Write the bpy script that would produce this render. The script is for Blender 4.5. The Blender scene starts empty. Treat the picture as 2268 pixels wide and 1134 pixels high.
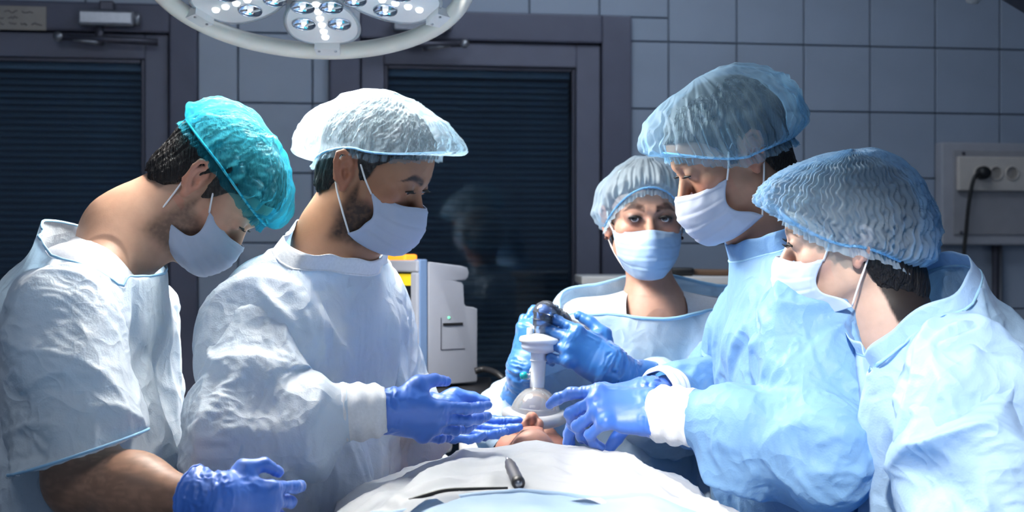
import bpy, bmesh, math, random
import numpy as np
from mathutils import Vector, Matrix

# ---------------------------------------------------------------- camera, world, lights, exposure
scn = bpy.context.scene
COL = scn.collection
FPX, CX, CY, CAMZ = 3000.0, 1134.0, 567.0, 1.37          # focal length in pixels of the 2268 px frame

cam_d = bpy.data.cameras.new('camera')
cam_d.sensor_fit = 'HORIZONTAL'
cam_d.sensor_width = 36.0
cam_d.lens = 36.0 * FPX / 2268.0
cam_d.clip_start = 0.05
cam_d.dof.use_dof = True
cam_d.dof.focus_distance = 2.15
cam_d.dof.aperture_fstop = 5.0
cam = bpy.data.objects.new('camera', cam_d)
COL.objects.link(cam)
cam.location = (0, 0, CAMZ)
cam.rotation_euler = (math.radians(90), 0, 0)
scn.camera = cam

world = bpy.data.worlds.new('world')
scn.world = world
world.use_nodes = True
bg = world.node_tree.nodes['Background']
bg.inputs['Color'].default_value = (0.34, 0.50, 0.80, 1)
bg.inputs['Strength'].default_value = 0.17

scn.view_settings.view_transform = 'Standard'
scn.view_settings.look = 'None'
scn.view_settings.gamma = 1.0
scn.view_settings.use_curve_mapping = False
scn.view_settings.exposure = 0.15


def light(name, kind, loc, target, energy, color, **kw):
    d = bpy.data.lights.new(name, kind)
    d.energy = energy
    d.color = color
    for k, v in kw.items():
        setattr(d, k, v)
    o = bpy.data.objects.new(name, d)
    COL.objects.link(o)
    o.location = loc
    o.rotation_euler = (Vector(target) - Vector(loc)).to_track_quat('-Z', 'Y').to_euler()
    return o


# the surgical lamp in view (over the left side of the table)
light('surgical_lamp_light', 'AREA', (-0.36, 2.38, 1.80), (-0.20, 2.10, 1.0), 31, (1.0, 0.96, 0.90),
      shape='DISK', size=0.5)
# unseen surgical lamps in front of the table, aimed at drape and forearms
light('second_surgical_lamp_light', 'SPOT', (0.10, 0.90, 2.35), (0.10, 1.22, 1.03), 170, (1.0, 0.97, 0.94),
      shadow_soft_size=0.10, spot_size=math.radians(33), spot_blend=0.35)
light('front_surgical_lamp_light', 'SPOT', (0.05, 0.45, 2.30), (0.46, 1.97, 0.96), 230, (1.0, 0.97, 0.94),
      shadow_soft_size=0.06, spot_size=math.radians(25), spot_blend=0.5)
# soft fill lights added at ceiling height, with no fixtures in view
light('ceiling_fill_light', 'AREA', (-0.6, 0.7, 2.78), (-0.3, 2.2, 1.2), 12, (0.80, 0.90, 1.0),
      shape='RECTANGLE', size=1.2, size_y=0.6)
light('ceiling_fill_light_far', 'AREA', (0.45, 3.15, 2.78), (0.5, 3.3, 0.0), 8, (0.76, 0.87, 1.0),
      shape='RECTANGLE', size=1.2, size_y=0.4)


# ---------------------------------------------------------------- helpers: coordinates
def P(px, py, Y):
    """point of the place seen at pixel (px, py) at distance Y from the camera"""
    return np.array([(px - CX) / FPX * Y, Y, CAMZ - (py - CY) / FPX * Y])


WA = math.radians(8.0)                                    # the back wall is turned a little
W0 = 4.05
WU = np.array([math.cos(WA), math.sin(WA), 0.0])
WN = np.array([math.sin(WA), -math.cos(WA), 0.0])


def UV(px, py):
    k = (px - CX) / FPX
    Y = W0 / (1 - math.tan(WA) * k)
    return k * Y / math.cos(WA), CAMZ - (py - CY) / FPX * Y


WALLM = Matrix(((WU[0], WN[0], 0, 0), (WU[1], WN[1], 0, W0), (0, 0, 1, 0), (0, 0, 0, 1)))   # local (u, out, z)

# ---------------------------------------------------------------- helpers: noise
_rng = np.random.default_rng(7)
_TBL = _rng.random((64, 64, 64)).astype(np.float32) * 2 - 1


def vnoise(p, seed=0):
    p = np.asarray(p, dtype=np.float64) + seed * 17.37
    i = np.floor(p).astype(np.int64)
    f = p - i
    f = f * f * (3 - 2 * f)
    i &= 63
    j = (i + 1) & 63
    x0, y0, z0 = i[:, 0], i[:, 1], i[:, 2]
    x1, y1, z1 = j[:, 0], j[:, 1], j[:, 2]
    fx, fy, fz = f[:, 0], f[:, 1], f[:, 2]
    T = _TBL
    a = T[x0, y0, z0] * (1 - fx) + T[x1, y0, z0] * fx
    b = T[x0, y1, z0] * (1 - fx) + T[x1, y1, z0] * fx
    c = T[x0, y0, z1] * (1 - fx) + T[x1, y0, z1] * fx
    d = T[x0, y1, z1] * (1 - fx) + T[x1, y1, z1] * fx
    return (a * (1 - fy) + b * fy) * (1 - fz) + (c * (1 - fy) + d * fy) * fz


def fbm(p, seed=0, oct=3):
    s, a = 0.0, 1.0
    for k in range(oct):
        s = s + a * vnoise(np.asarray(p) * (2.03 ** k), seed + k)
        a *= 0.5
    return s


def ridged(p, seed=0):
    return 1 - 2 * np.abs(vnoise(p, seed))


def sstep(a, b, x):
    t = np.clip((x - a) / (b - a), 0, 1)
    return t * t * (3 - 2 * t)


# ---------------------------------------------------------------- helpers: signed distance volumes -> one continuous mesh
def unit(v):
    v = np.asarray(v, float)
    return v / np.linalg.norm(v)


class Vol:
    def __init__(s, lo, hi, h):
        s.lo = np.array(lo, float)
        s.h = h
        n = np.ceil((np.array(hi, float) - s.lo) / h).astype(int) + 1
        s.n = n
        s.ax = [(s.lo[i] + h * np.arange(n[i])).astype(np.float32) for i in range(3)]
        s.d = np.full(tuple(n), 1.0, np.float32)

    def reg(s, lo, hi):
        sl = []
        for i in range(3):
            a = max(0, int(math.floor((lo[i] - s.lo[i]) / s.h)))
            b = min(s.n[i], int(math.ceil((hi[i] - s.lo[i]) / s.h)) + 1)
            if b <= a:
                return None
            sl.append(slice(a, b))
        X = s.ax[0][sl[0]][:, None, None]
        Y = s.ax[1][sl[1]][None, :, None]
        Z = s.ax[2][sl[2]][None, None, :]
        return tuple(sl), X, Y, Z

    def _put(s, sl, dn, k, sub):
        a = s.d[sl]
        if sub:
            b = -dn
            if k > 0:
                hh = np.maximum(k - np.abs(a - b), 0) / k
                s.d[sl] = np.maximum(a, b) + hh * hh * (k * .25)
            else:
                s.d[sl] = np.maximum(a, b)
        else:
            if k > 0:
                hh = np.maximum(k - np.abs(a - dn), 0) / k
                s.d[sl] = np.minimum(a, dn) - hh * hh * (k * .25)
            else:
                s.d[sl] = np.minimum(a, dn)

    def cone(s, a, b, ra, rb, k=0.0, sub=False, pad=0.0, flat=None):
        a = np.asarray(a, np.float32)
        b = np.asarray(b, np.float32)
        m = max(ra, rb) + k + 3 * s.h + pad
        r = s.reg(np.minimum(a, b) - m, np.maximum(a, b) + m)
        if r is None:
            return
        sl, X, Y, Z = r
        ba = b - a
        L2 = max(float(ba @ ba), 1e-12)
        t = np.clip(((X - a[0]) * ba[0] + (Y - a[1]) * ba[1] + (Z - a[2]) * ba[2]) / L2, 0, 1)
        dx, dy, dz = X - a[0] - t * ba[0], Y - a[1] - t * ba[1], Z - a[2] - t * ba[2]
        if flat is not None:                                    # (direction, factor): squash along a direction
            u, fac = np.asarray(flat[0], np.float32), flat[1]
            q = dx * u[0] + dy * u[1] + dz * u[2]
            e = q * (1.0 / fac - 1.0)
            dx, dy, dz = dx + e * u[0], dy + e * u[1], dz + e * u[2]
            dn = (np.sqrt(dx * dx + dy * dy + dz * dz) - (ra + (rb - ra) * t)) * min(1.0, fac ** .5)
        else:
            dn = np.sqrt(dx * dx + dy * dy + dz * dz) - (ra + (rb - ra) * t)
        s._put(sl, dn, k, sub)

    def ell(s, c, r, k=0.0, sub=False, R=None):
        c = np.asarray(c, np.float32)
        m = max(r) + k + 3 * s.h
        g = s.reg(c - m, c + m)
        if g is None:
            return
        sl, X, Y, Z = g
        x, y, z = X - c[0], Y - c[1], Z - c[2]
        if R is not None:
            R = np.asarray(R, np.float32)
            x, y, z = (R[0, 0] * x + R[1, 0] * y + R[2, 0] * z, R[0, 1] * x + R[1, 1] * y + R[2, 1] * z,
                       R[0, 2] * x + R[1, 2] * y + R[2, 2] * z)
        k0 = np.sqrt((x / r[0]) ** 2 + (y / r[1]) ** 2 + (z / r[2]) ** 2)
        k1 = np.sqrt((x / r[0] ** 2) ** 2 + (y / r[1] ** 2) ** 2 + (z / r[2] ** 2) ** 2)
        dn = k0 * (k0 - 1) / np.maximum(k1, 1e-6)
        s._put(sl, dn, k, sub)

    def mesh(s):
        d = s.d.copy()
        for ax in range(3):
            ix = [slice(None)] * 3
            for e in (0, -1):
                ix[ax] = e
                d[tuple(ix)] = np.maximum(d[tuple(ix)], s.h * .5)
        return surfnets(d, s.lo, s.h)

    def sample(s, p):
        q = (np.asarray(p) - s.lo) / s.h
        q = np.clip(q, 0, s.n - 1.001)
        i = q.astype(np.int64)
        f = q - i
        D = s.d
        x, y, z = i.T
        fx, fy, fz = f.T
        a = D[x, y, z] * (1 - fx) + D[x + 1, y, z] * fx
        b = D[x, y + 1, z] * (1 - fx) + D[x + 1, y + 1, z] * fx
        c = D[x, y, z + 1] * (1 - fx) + D[x + 1, y, z + 1] * fx
        e = D[x, y + 1, z + 1] * (1 - fx) + D[x + 1, y + 1, z + 1] * fx
        return (a * (1 - fy) + b * fy) * (1 - fz) + (c * (1 - fy) + e * fy) * fz

    def grad(s, p):
        e = s.h
        g = np.stack([s.sample(p + np.eye(3)[i] * e) - s.sample(p - np.eye(3)[i] * e) for i in range(3)], 1)
        return g / np.maximum(np.linalg.norm(g, axis=1, keepdims=True), 1e-9)


def surfnets(d, lo, h):
    sg = d < 0
    c = [sg[a:sg.shape[0] - 1 + a, b:sg.shape[1] - 1 + b, e:sg.shape[2] - 1 + e] for a in (0, 1) for b in (0, 1) for e in (0, 1)]
    anyc = c[0].copy()
    allc = c[0].copy()
    for q in c[1:]:
        anyc |= q
        allc &= q
    cells = np.argwhere(anyc & ~allc)
    idx = np.full(anyc.shape, -1, np.int32)
    idx[tuple(cells.T)] = np.arange(len(cells))
    cv = np.stack([d[cells[:, 0] + a, cells[:, 1] + b, cells[:, 2] + e] for a in (0, 1) for b in (0, 1) for e in (0, 1)], 1)
    off = np.array([(a, b, e) for a in (0, 1) for b in (0, 1) for e in (0, 1)], float)
    acc = np.zeros((len(cells), 3))
    cnt = np.zeros(len(cells))
    for i in range(8):
        for j in range(i + 1, 8):
            if np.abs(off[i] - off[j]).sum() != 1:
                continue
            m = (cv[:, i] < 0) != (cv[:, j] < 0)
            t = cv[m, i] / (cv[m, i] - cv[m, j])
            acc[m] += off[i] + t[:, None] * (off[j] - off[i])
            cnt[m] += 1
    V = lo + h * (cells + acc / cnt[:, None])
    faces = []
    for ax in range(3):
        s0 = [slice(None)] * 3
        s1 = [slice(None)] * 3
        s0[ax] = slice(0, -1)
        s1[ax] = slice(1, None)
        a, b = sg[tuple(s0)], sg[tuple(s1)]
        e = np.argwhere(a != b)
        o1, o2 = [(1, 2), (2, 0), (0, 1)][ax]
        ok = (e[:, o1] > 0) & (e[:, o2] > 0) & (e[:, o1] < sg.shape[o1] - 1) & (e[:, o2] < sg.shape[o2] - 1)
        e = e[ok]
        flip = ~a[tuple(e.T)]
        q = []
        for (u, v) in ((-1, -1), (0, -1), (0, 0), (-1, 0)):
            cc = e.copy()
            cc[:, o1] += u
            cc[:, o2] += v
            q.append(idx[tuple(cc.T)])
        q = np.stack(q, 1)
        q[flip] = q[flip][:, ::-1]
        faces.append(q)
    F = np.concatenate(faces)
    return V, F[(F >= 0).all(1)]


def vnormals(V, F):
    n = np.cross(V[F[:, 2]] - V[F[:, 0]], V[F[:, 3]] - V[F[:, 1]])
    N = np.zeros_like(V)
    for k in range(4):
        for a in range(3):
            N[:, a] += np.bincount(F[:, k], n[:, a], len(V))
    return N / np.maximum(np.linalg.norm(N, axis=1, keepdims=True), 1e-12)


def compact(V, F):
    used = np.unique(F)
    mp = np.full(len(V), -1)
    mp[used] = np.arange(len(used))
    return V[used], mp[F], used


def edges_of(F):
    e = np.concatenate([F[:, [0, 1]], F[:, [1, 2]], F[:, [2, 3]], F[:, [3, 0]]])
    e = np.sort(e, 1)
    u, c = np.unique(e, axis=0, return_counts=True)
    return u, c


def boundary_loops(F):
    u, c = edges_of(F)
    b = u[c == 1]
    nb = {}
    for i, j in b.tolist():
        nb.setdefault(i, []).append(j)
        nb.setdefault(j, []).append(i)
    seen, loops = set(), []
    for st in nb:
        if st in seen:
            continue
        loop, cur, prev = [st], st, None
        seen.add(st)
        while True:
            nx = [q for q in nb[cur] if q not in seen]
            if not nx:
                break
            cur = nx[0]
            seen.add(cur)
            loop.append(cur)
        loops.append(loop)
    return loops


def section_ring(V, c, n, rmax, nb=48, off=.0015):
    """closed ring of surface points where the plane (c, n) meets the surface around c"""
    c, n = np.asarray(c, float), unit(n)
    q = V - c
    m = (np.abs(q @ n) < .006) & (np.linalg.norm(q, axis=1) < rmax)
    q = q[m] - np.outer(q[m] @ n, n)
    a = unit(np.cross(n, (.3, .9, .2)))
    b = np.cross(n, a)
    th_ = np.arctan2(q @ b, q @ a)
    r = np.linalg.norm(q, axis=1)
    tb = (np.arange(nb) + .5) / nb * 2 * math.pi - math.pi
    rb = np.full(nb, np.nan)
    k = ((th_ + math.pi) / (2 * math.pi) * nb).astype(int) % nb
    for i in range(nb):
        if (k == i).any():
            rb[i] = np.median(r[k == i])
    ok = ~np.isnan(rb)
    if ok.sum() < nb * .5:
        return None
    rb = np.interp(tb, np.concatenate([tb[ok] - 2 * math.pi, tb[ok], tb[ok] + 2 * math.pi]), np.tile(rb[ok], 3))
    rb = .5 * rb + .25 * (np.roll(rb, 1) + np.roll(rb, -1)) + off
    return c + rb[:, None] * (np.cos(tb)[:, None] * a + np.sin(tb)[:, None] * b)


def smooth(V, F, it=1, w=.5, keep=None):
    u, _ = edges_of(F)
    deg = np.bincount(u.ravel(), minlength=len(V)).astype(float)
    for _ in range(it):
        A = np.zeros_like(V)
        for a in range(3):
            A[:, a] = np.bincount(u[:, 0], V[u[:, 1], a], len(V)) + np.bincount(u[:, 1], V[u[:, 0], a], len(V))
        nv = V + w * (A / np.maximum(deg, 1)[:, None] - V)
        if keep is not None:
            nv[keep] = V[keep]
        V = nv
    return V


def cut(V, F, g):
    """keep g(V) > 0; the edge is pulled onto g = 0 so it stays clean"""
    val = g(V)
    keep = (val[F] > 0).any(1)
    F = F[keep]
    V, F, used = compact(V, F)
    val = val[used]
    neg = val <= 0
    for _ in range(6):
        p = V[neg]
        if not len(p):
            break
        v0 = g(p)
        e = 1e-3
        gr = np.stack([(g(p + np.eye(3)[i] * e) - g(p - np.eye(3)[i] * e)) / (2 * e) for i in range(3)], 1)
        g2 = np.maximum((gr * gr).sum(1), 1e-6)
        V[neg] = p - gr * (v0 / g2)[:, None]
    return V, F


def plane_cut(c, n):
    c, n = np.asarray(c, float), unit(n)
    return lambda p: -((p - c) @ n)


# ---------------------------------------------------------------- helpers: cloth settling (gravity, slack, body contact)
def settle(V, F, rest_scale, fixed, vol, eps=.006, iters=60, grav=.0006, bend=.25):
    V = V.copy()
    E, _ = edges_of(F)
    L = np.linalg.norm(V[E[:, 0]] - V[E[:, 1]], axis=1)
    dirs = (V[E[:, 1]] - V[E[:, 0]]) / np.maximum(L, 1e-9)[:, None]
    med = np.median(L)
    rest = np.maximum(L, .35 * med) * rest_scale(V[E].mean(1), dirs)
    # bending pairs across shared edges
    keys, pr = [], []
    n = len(V)
    for i in range(4):
        a, b = F[:, i], F[:, (i + 1) % 4]
        ca, cb = F[:, (i + 3) % 4], F[:, (i + 2) % 4]
        sw = a > b
        lo, hi = np.where(sw, b, a), np.where(sw, a, b)
        keys.append(lo.astype(np.int64) * n + hi)
        pr.append(np.stack([np.where(sw, cb, ca), np.where(sw, ca, cb)], 1))
    keys = np.concatenate(keys)
    pr = np.concatenate(pr)
    o = np.argsort(keys, kind='stable')
    keys, pr = keys[o], pr[o]
    m = np.where(keys[1:] == keys[:-1])[0]
    B = np.concatenate([np.stack([pr[m, 0], pr[m + 1, 0]], 1), np.stack([pr[m, 1], pr[m + 1, 1]], 1)])
    B = B[B[:, 0] != B[:, 1]]
    LB = np.linalg.norm(V[B[:, 0]] - V[B[:, 1]], axis=1)
    degE = np.bincount(E.ravel(), minlength=n).astype(float)
    degB = np.bincount(B.ravel(), minlength=n).astype(float)
    D = np.concatenate([F[:, [0, 2]], F[:, [1, 3]]])
    LD = np.linalg.norm(V[D[:, 0]] - V[D[:, 1]], axis=1) * 1.03
    degD = np.bincount(D.ravel(), minlength=n).astype(float)

    def proj(V, E, rest, deg, st, sq):
        d = V[E[:, 1]] - V[E[:, 0]]
        l = np.maximum(np.linalg.norm(d, axis=1), 1e-9)
        k = np.where(l > rest, st, sq) * .5 * (l - rest) / l
        c = d * k[:, None]
        out = np.empty_like(V)
        for a in range(3):
            out[:, a] = np.bincount(E[:, 0], c[:, a], n) - np.bincount(E[:, 1], c[:, a], n)
        return out / np.maximum(deg, 1)[:, None] * 2.0

    free = ~fixed
    for it in range(iters):
        W = V.copy()
        W[:, 2] -= grav
        W += proj(W, E, rest, degE, 1.0, .8)
        W += proj(W, D, LD, degD, .25, .1)
        W += proj(W, B, LB, degB, bend, bend)
        if vol is not None and it % 2 == 0:
            s = vol.sample(W)
            hit = s < eps
            if hit.any():
                W[hit] += vol.grad(W[hit]) * (eps - s[hit])[:, None]
        V[free] = W[free]
    return V


# ---------------------------------------------------------------- helpers: objects
def setm(o, **kw):
    for k, v in kw.items():
        if v is not None:
            o[k] = v
    return o


BASE = {}


def link(name, me, mat, parent=None, base=None, label=None):
    o = bpy.data.objects.new(name, me)
    COL.objects.link(o)
    if mat is not None:
        for mm in (mat if isinstance(mat, (list, tuple)) else [mat]):
            me.materials.append(mm)
    if parent is not None:
        o.parent = parent
    elif base is not None:
        o.location = Vector(base)
    if label:
        o['label'] = label
    return o


def mkmesh(name, V, F, smooth_=True, col=None, base=None):
    V = np.asarray(V, float)
    if base is not None:
        V = V - np.asarray(base)
    me = bpy.data.meshes.new(name)
    if isinstance(F, np.ndarray):
        me.vertices.add(len(V))
        me.vertices.foreach_set('co', V.astype(np.float32).ravel())
        k = F.shape[1]
        me.loops.add(F.size)
        me.loops.foreach_set('vertex_index', F.astype(np.int32).ravel())
        me.polygons.add(len(F))
        me.polygons.foreach_set('loop_start', np.arange(0, F.size, k, dtype=np.int32))
        me.update(calc_edges=True)
    else:
        me.from_pydata([tuple(v) for v in V], [], F)
    me.polygons.foreach_set('use_smooth', np.full(len(me.polygons), smooth_))
    if col is not None:
        a = me.color_attributes.new('Col', 'FLOAT_COLOR', 'POINT')
        c = np.ones((len(V), 4), np.float32)
        c[:, :3] = col
        a.data.foreach_set('color', c.ravel())
    me.validate()
    return me


def thing(name, label, cat, base, group=None):
    o = bpy.data.objects.new(name, None)
    COL.objects.link(o)
    o.location = Vector(base)
    o.empty_display_size = .05
    BASE[o.name] = np.asarray(base, float)
    return setm(o, label=label, category=cat, group=group)


def part(t, name, V, F, mat, smooth_=True, col=None, label=None, parent=None, base=None):
    """a mesh given in world coordinates, stored relative to its thing's base"""
    b = BASE[t.name] if base is None else base
    return link(name, mkmesh(name, V, F, smooth_, col, b), mat, parent or t, label=label)


def subsurf(o, lv=1):
    m = o.modifiers.new('subdivision', 'SUBSURF')
    m.levels = lv
    m.render_levels = lv
    return o


def crom(pts, n, closed=False):
    """Catmull-Rom through points"""
    p = np.asarray(pts, float)
    if closed:
        q = np.concatenate([p[-1:], p, p[:2]])
        segs = len(p)
    else:
        q = np.concatenate([2 * p[:1] - p[1:2], p, 2 * p[-1:] - p[-2:-1]])
        segs = len(p) - 1
    t = np.linspace(0, segs, n, endpoint=not closed)
    i = np.minimum(t.astype(int), segs - 1)
    f = (t - i)[:, None]
    a, b, c, d = q[i], q[i + 1], q[i + 2], q[i + 3]
    return .5 * ((2 * b) + (c - a) * f + (2 * a - 5 * b + 4 * c - d) * f ** 2 + (3 * b - a - 3 * c + d) * f ** 3)


class MB:
    def __init__(s):
        s.v, s.f = [], []

    def raw(s, V, F):
        o = len(s.v)
        s.v += [tuple(map(float, v)) for v in V]
        s.f += [tuple(int(i) + o for i in f) for f in F]
        return s

    def box(s, lo, hi, bev=0.0, M=None, seg=2):
        bm = bmesh.new()
        bmesh.ops.create_cube(bm, size=1)
        lo, hi = np.minimum(lo, hi), np.maximum(lo, hi)
        for v in bm.verts:
            v.co = Vector([(lo[i] + hi[i]) / 2 + v.co[i] * (hi[i] - lo[i]) for i in range(3)])
        if bev > 0:
            bmesh.ops.bevel(bm, geom=bm.edges[:], offset=bev, segments=seg, profile=.5, affect='EDGES')
        if M is not None:
            bm.transform(M)
        bm.verts.index_update()
        s.raw([v.co for v in bm.verts], [[v.index for v in f.verts] for f in bm.faces])
        bm.free()
        return s

    def tube(s, pts, r, n=10, caps=True, closed=False):
        pts = np.asarray(pts, float)
        m = len(pts)
        r = np.broadcast_to(np.asarray(r, float), (m,))
        if closed:
            tan = np.roll(pts, -1, 0) - np.roll(pts, 1, 0)
        else:
            tan = np.gradient(pts, axis=0)
        tan /= np.maximum(np.linalg.norm(tan, axis=1, keepdims=True), 1e-12)
        up = np.array([0, 0, 1.0]) if abs(tan[0][2]) < .9 else np.array([1.0, 0, 0])
        a = unit(np.cross(tan[0], up))
        V, F = [], []
        for i in range(m):
            a = unit(a - tan[i] * (a @ tan[i]))
            b = np.cross(tan[i], a)
            for k in range(n):
                t = 2 * math.pi * k / n
                V.append(pts[i] + r[i] * (a * math.cos(t) + b * math.sin(t)))
        for i in range(m if closed else m - 1):
            j = (i + 1) % m
            for k in range(n):
                F.append((i * n + k, i * n + (k + 1) % n, j * n + (k + 1) % n, j * n + k))
        if caps and not closed:
            F.append(tuple(range(n))[::-1])
            F.append(tuple((m - 1) * n + k for k in range(n)))
        return s.raw(V, F)

    def lathe(s, prof, c, axis=(0, 0, 1), n=32, caps=True):
        """prof: list of (radius, height along axis)"""
        ax = unit(axis)
        up = np.array([0, 0, 1.0]) if abs(ax[2]) < .9 else np.array([1.0, 0, 0])
        a = unit(np.cross(up, ax))
        b = np.cross(ax, a)
        V, F = [], []
        for (r, z) in prof:
            for k in range(n):
                t = 2 * math.pi * k / n
                V.append(np.asarray(c) + ax * z + r * (a * math.cos(t) + b * math.sin(t)))
        for i in range(len(prof) - 1):
            for k in range(n):
                F.append((i * n + k, i * n + (k + 1) % n, (i + 1) * n + (k + 1) % n, (i + 1) * n + k))
        if caps:
            if prof[0][0] > 1e-6:
                F.append(tuple(range(n))[::-1])
            if prof[-1][0] > 1e-6:
                F.append(tuple((len(prof) - 1) * n + k for k in range(n)))
        return s.raw(V, F)

    def prism(s, poly, z0, z1, M=None, bev=0.0):
        bm = bmesh.new()
        vs = [bm.verts.new((p[0], p[1], z0)) for p in poly]
        f = bm.faces.new(vs)
        r = bmesh.ops.extrude_face_region(bm, geom=[f])
        for v in [g for g in r['geom'] if isinstance(g, bmesh.types.BMVert)]:
            v.co.z = z1
        bmesh.ops.recalc_face_normals(bm, faces=bm.faces[:])
        if bev > 0:
            ed = [e for e in bm.edges if abs(e.verts[0].co.z - e.verts[1].co.z) < 1e-6]
            bmesh.ops.bevel(bm, geom=ed, offset=bev, segments=3, profile=.5, affect='EDGES')
        if M is not None:
            bm.transform(M)
        bm.verts.index_update()
        s.raw([v.co for v in bm.verts], [[v.index for v in f.verts] for f in bm.faces])
        bm.free()
        return s

    def build(s, t, name, mat, smooth_=False, label=None, parent=None, base=None):
        b = BASE[t.name] if base is None else base
        return link(name, mkmesh(name, s.v, s.f, smooth_, None, b), mat, parent or t, label=label)

    def alone(s, name, mat, base, smooth_=False, **props):
        o = link(name, mkmesh(name, s.v, s.f, smooth_, None, base), mat, None, base)
        return setm(o, **props)


def autosmooth(o, deg=35):
    me = o.data
    me.polygons.foreach_set('use_smooth', np.full(len(me.polygons), True))
    try:
        me.set_sharp_from_angle(angle=math.radians(deg))
    except Exception:
        pass
    return o


# ---------------------------------------------------------------- materials
def new_mat(name):
    m = bpy.data.materials.new(name)
    m.use_nodes = True
    return m, m.node_tree.nodes, m.node_tree.links, m.node_tree.nodes['Principled BSDF']


def bump_noise(nt, lk, b, scale, strength, dist=.002, detail=3, stretch=None, kind='noise'):
    tc = nt.new('ShaderNodeTexCoord')
    src = tc.outputs['Object']
    if stretch:
        mp = nt.new('ShaderNodeMapping')
        mp.inputs['Scale'].default_value = stretch
        lk.new(src, mp.inputs['Vector'])
        src = mp.outputs['Vector']
    if kind == 'voronoi':
        t = nt.new('ShaderNodeTexVoronoi')
        t.feature = 'DISTANCE_TO_EDGE'
        t.inputs['Scale'].default_value = scale
        out = t.outputs['Distance']
    else:
        t = nt.new('ShaderNodeTexNoise')
        t.inputs['Scale'].default_value = scale
        t.inputs['Detail'].default_value = detail
        out = t.outputs['Fac']
    lk.new(src, t.inputs['Vector'])
    bp = nt.new('ShaderNodeBump')
    bp.inputs['Strength'].default_value = strength
    bp.inputs['Distance'].default_value = dist
    lk.new(out, bp.inputs['Height'])
    if b is not None:
        lk.new(bp.outputs['Normal'], b.inputs['Normal'])
    return bp, out


def plain(name, col, rough=.5, metal=0.0, var=.06, scale=30, bump=.08, spec=.5, coat=0.0):
    """procedural paint/plastic/metal: slight colour mottling and fine relief"""
    m, nt, lk, b = new_mat(name)
    b.inputs['Roughness'].default_value = rough
    b.inputs['Metallic'].default_value = metal
    b.inputs['Specular IOR Level'].default_value = spec
    b.inputs['Coat Weight'].default_value = coat
    _, out = bump_noise(nt, lk, b, scale, bump, .001)
    cr = nt.new('ShaderNodeValToRGB')
    c = np.array(col)
    cr.color_ramp.elements[0].color = (*np.clip(c * (1 - var), 0, 1), 1)
    cr.color_ramp.elements[1].color = (*np.clip(c * (1 + var), 0, 1), 1)
    cr.color_ramp.elements[0].position = .3
    cr.color_ramp.elements[1].position = .7
    lk.new(out, cr.inputs['Fac'])
    lk.new(cr.outputs['Color'], b.inputs['Base Color'])
    return m


def cloth(name, col, trans=.35, clear=.05, rough=.5, crease=.75, cscale=9, cdist=.035, sheen=.1, tint=None):
    """thin non-woven fabric: lets light through, finely crumpled"""
    m, nt, lk, b = new_mat(name)
    b.inputs['Base Color'].default_value = (*col, 1)
    b.inputs['Roughness'].default_value = rough
    b.inputs['Specular IOR Level'].default_value = .3
    b.inputs['Sheen Weight'].default_value = sheen
    tc = nt.new('ShaderNodeTexCoord')
    # crumple: creases (zero lines of warped noise) at three sizes plus fibre grain
    acc = None
    for sc_, wt_ in ((cscale * .45, 1.0), (cscale, .50), (cscale * 2.6, .28)):
        n1 = nt.new('ShaderNodeTexNoise')
        n1.inputs['Scale'].default_value = sc_
        n1.inputs['Detail'].default_value = 1
        n1.inputs['Distortion'].default_value = .5
        lk.new(tc.outputs['Object'], n1.inputs['Vector'])
        a1 = nt.new('ShaderNodeMath'); a1.operation = 'SUBTRACT'; a1.inputs[1].default_value = .5
        a2 = nt.new('ShaderNodeMath'); a2.operation = 'ABSOLUTE'
        lk.new(n1.outputs['Fac'], a1.inputs[0]); lk.new(a1.outputs[0], a2.inputs[0])
        a3 = nt.new('ShaderNodeMath'); a3.operation = 'MULTIPLY_ADD'; a3.inputs[1].default_value = -wt_
        lk.new(a2.outputs[0], a3.inputs[0])
        if acc is None:
            a3.inputs[2].default_value = 1.0
        else:
            lk.new(acc, a3.inputs[2])
        acc = a3.outputs[0]
    n2 = nt.new('ShaderNodeTexNoise')
    n2.inputs['Scale'].default_value = 340
    n2.inputs['Detail'].default_value = 2
    lk.new(tc.outputs['Object'], n2.inputs['Vector'])
    mx = nt.new('ShaderNodeMath'); mx.operation = 'MULTIPLY_ADD'
    mx.inputs[1].default_value = .02
    lk.new(n2.outputs['Fac'], mx.inputs[0]); lk.new(acc, mx.inputs[2])
    bp = nt.new('ShaderNodeBump')
    bp.inputs['Strength'].default_value = crease
    bp.inputs['Distance'].default_value = cdist
    lk.new(mx.outputs[0], bp.inputs['Height'])
    lk.new(bp.outputs['Normal'], b.inputs['Normal'])
    tr = nt.new('ShaderNodeBsdfTranslucent')
    tr.inputs['Color'].default_value = (*(tint or col), 1)
    lk.new(bp.outputs['Normal'], tr.inputs['Normal'])
    m1 = nt.new('ShaderNodeMixShader')
    m1.inputs[0].default_value = trans
    lk.new(b.outputs[0], m1.inputs[1]); lk.new(tr.outputs[0], m1.inputs[2])
    tp = nt.new('ShaderNodeBsdfTransparent')
    tp.inputs['Color'].default_value = (*np.clip(np.array(tint or col) * 1.1, 0, 1), 1)
    m2 = nt.new('ShaderNodeMixShader')
    m2.inputs[0].default_value = clear
    lk.new(m1.outputs[0], m2.inputs[1]); lk.new(tp.outputs[0], m2.inputs[2])
    lk.new(m2.outputs[0], nt['Material Output'].inputs['Surface'])
    return m


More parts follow.
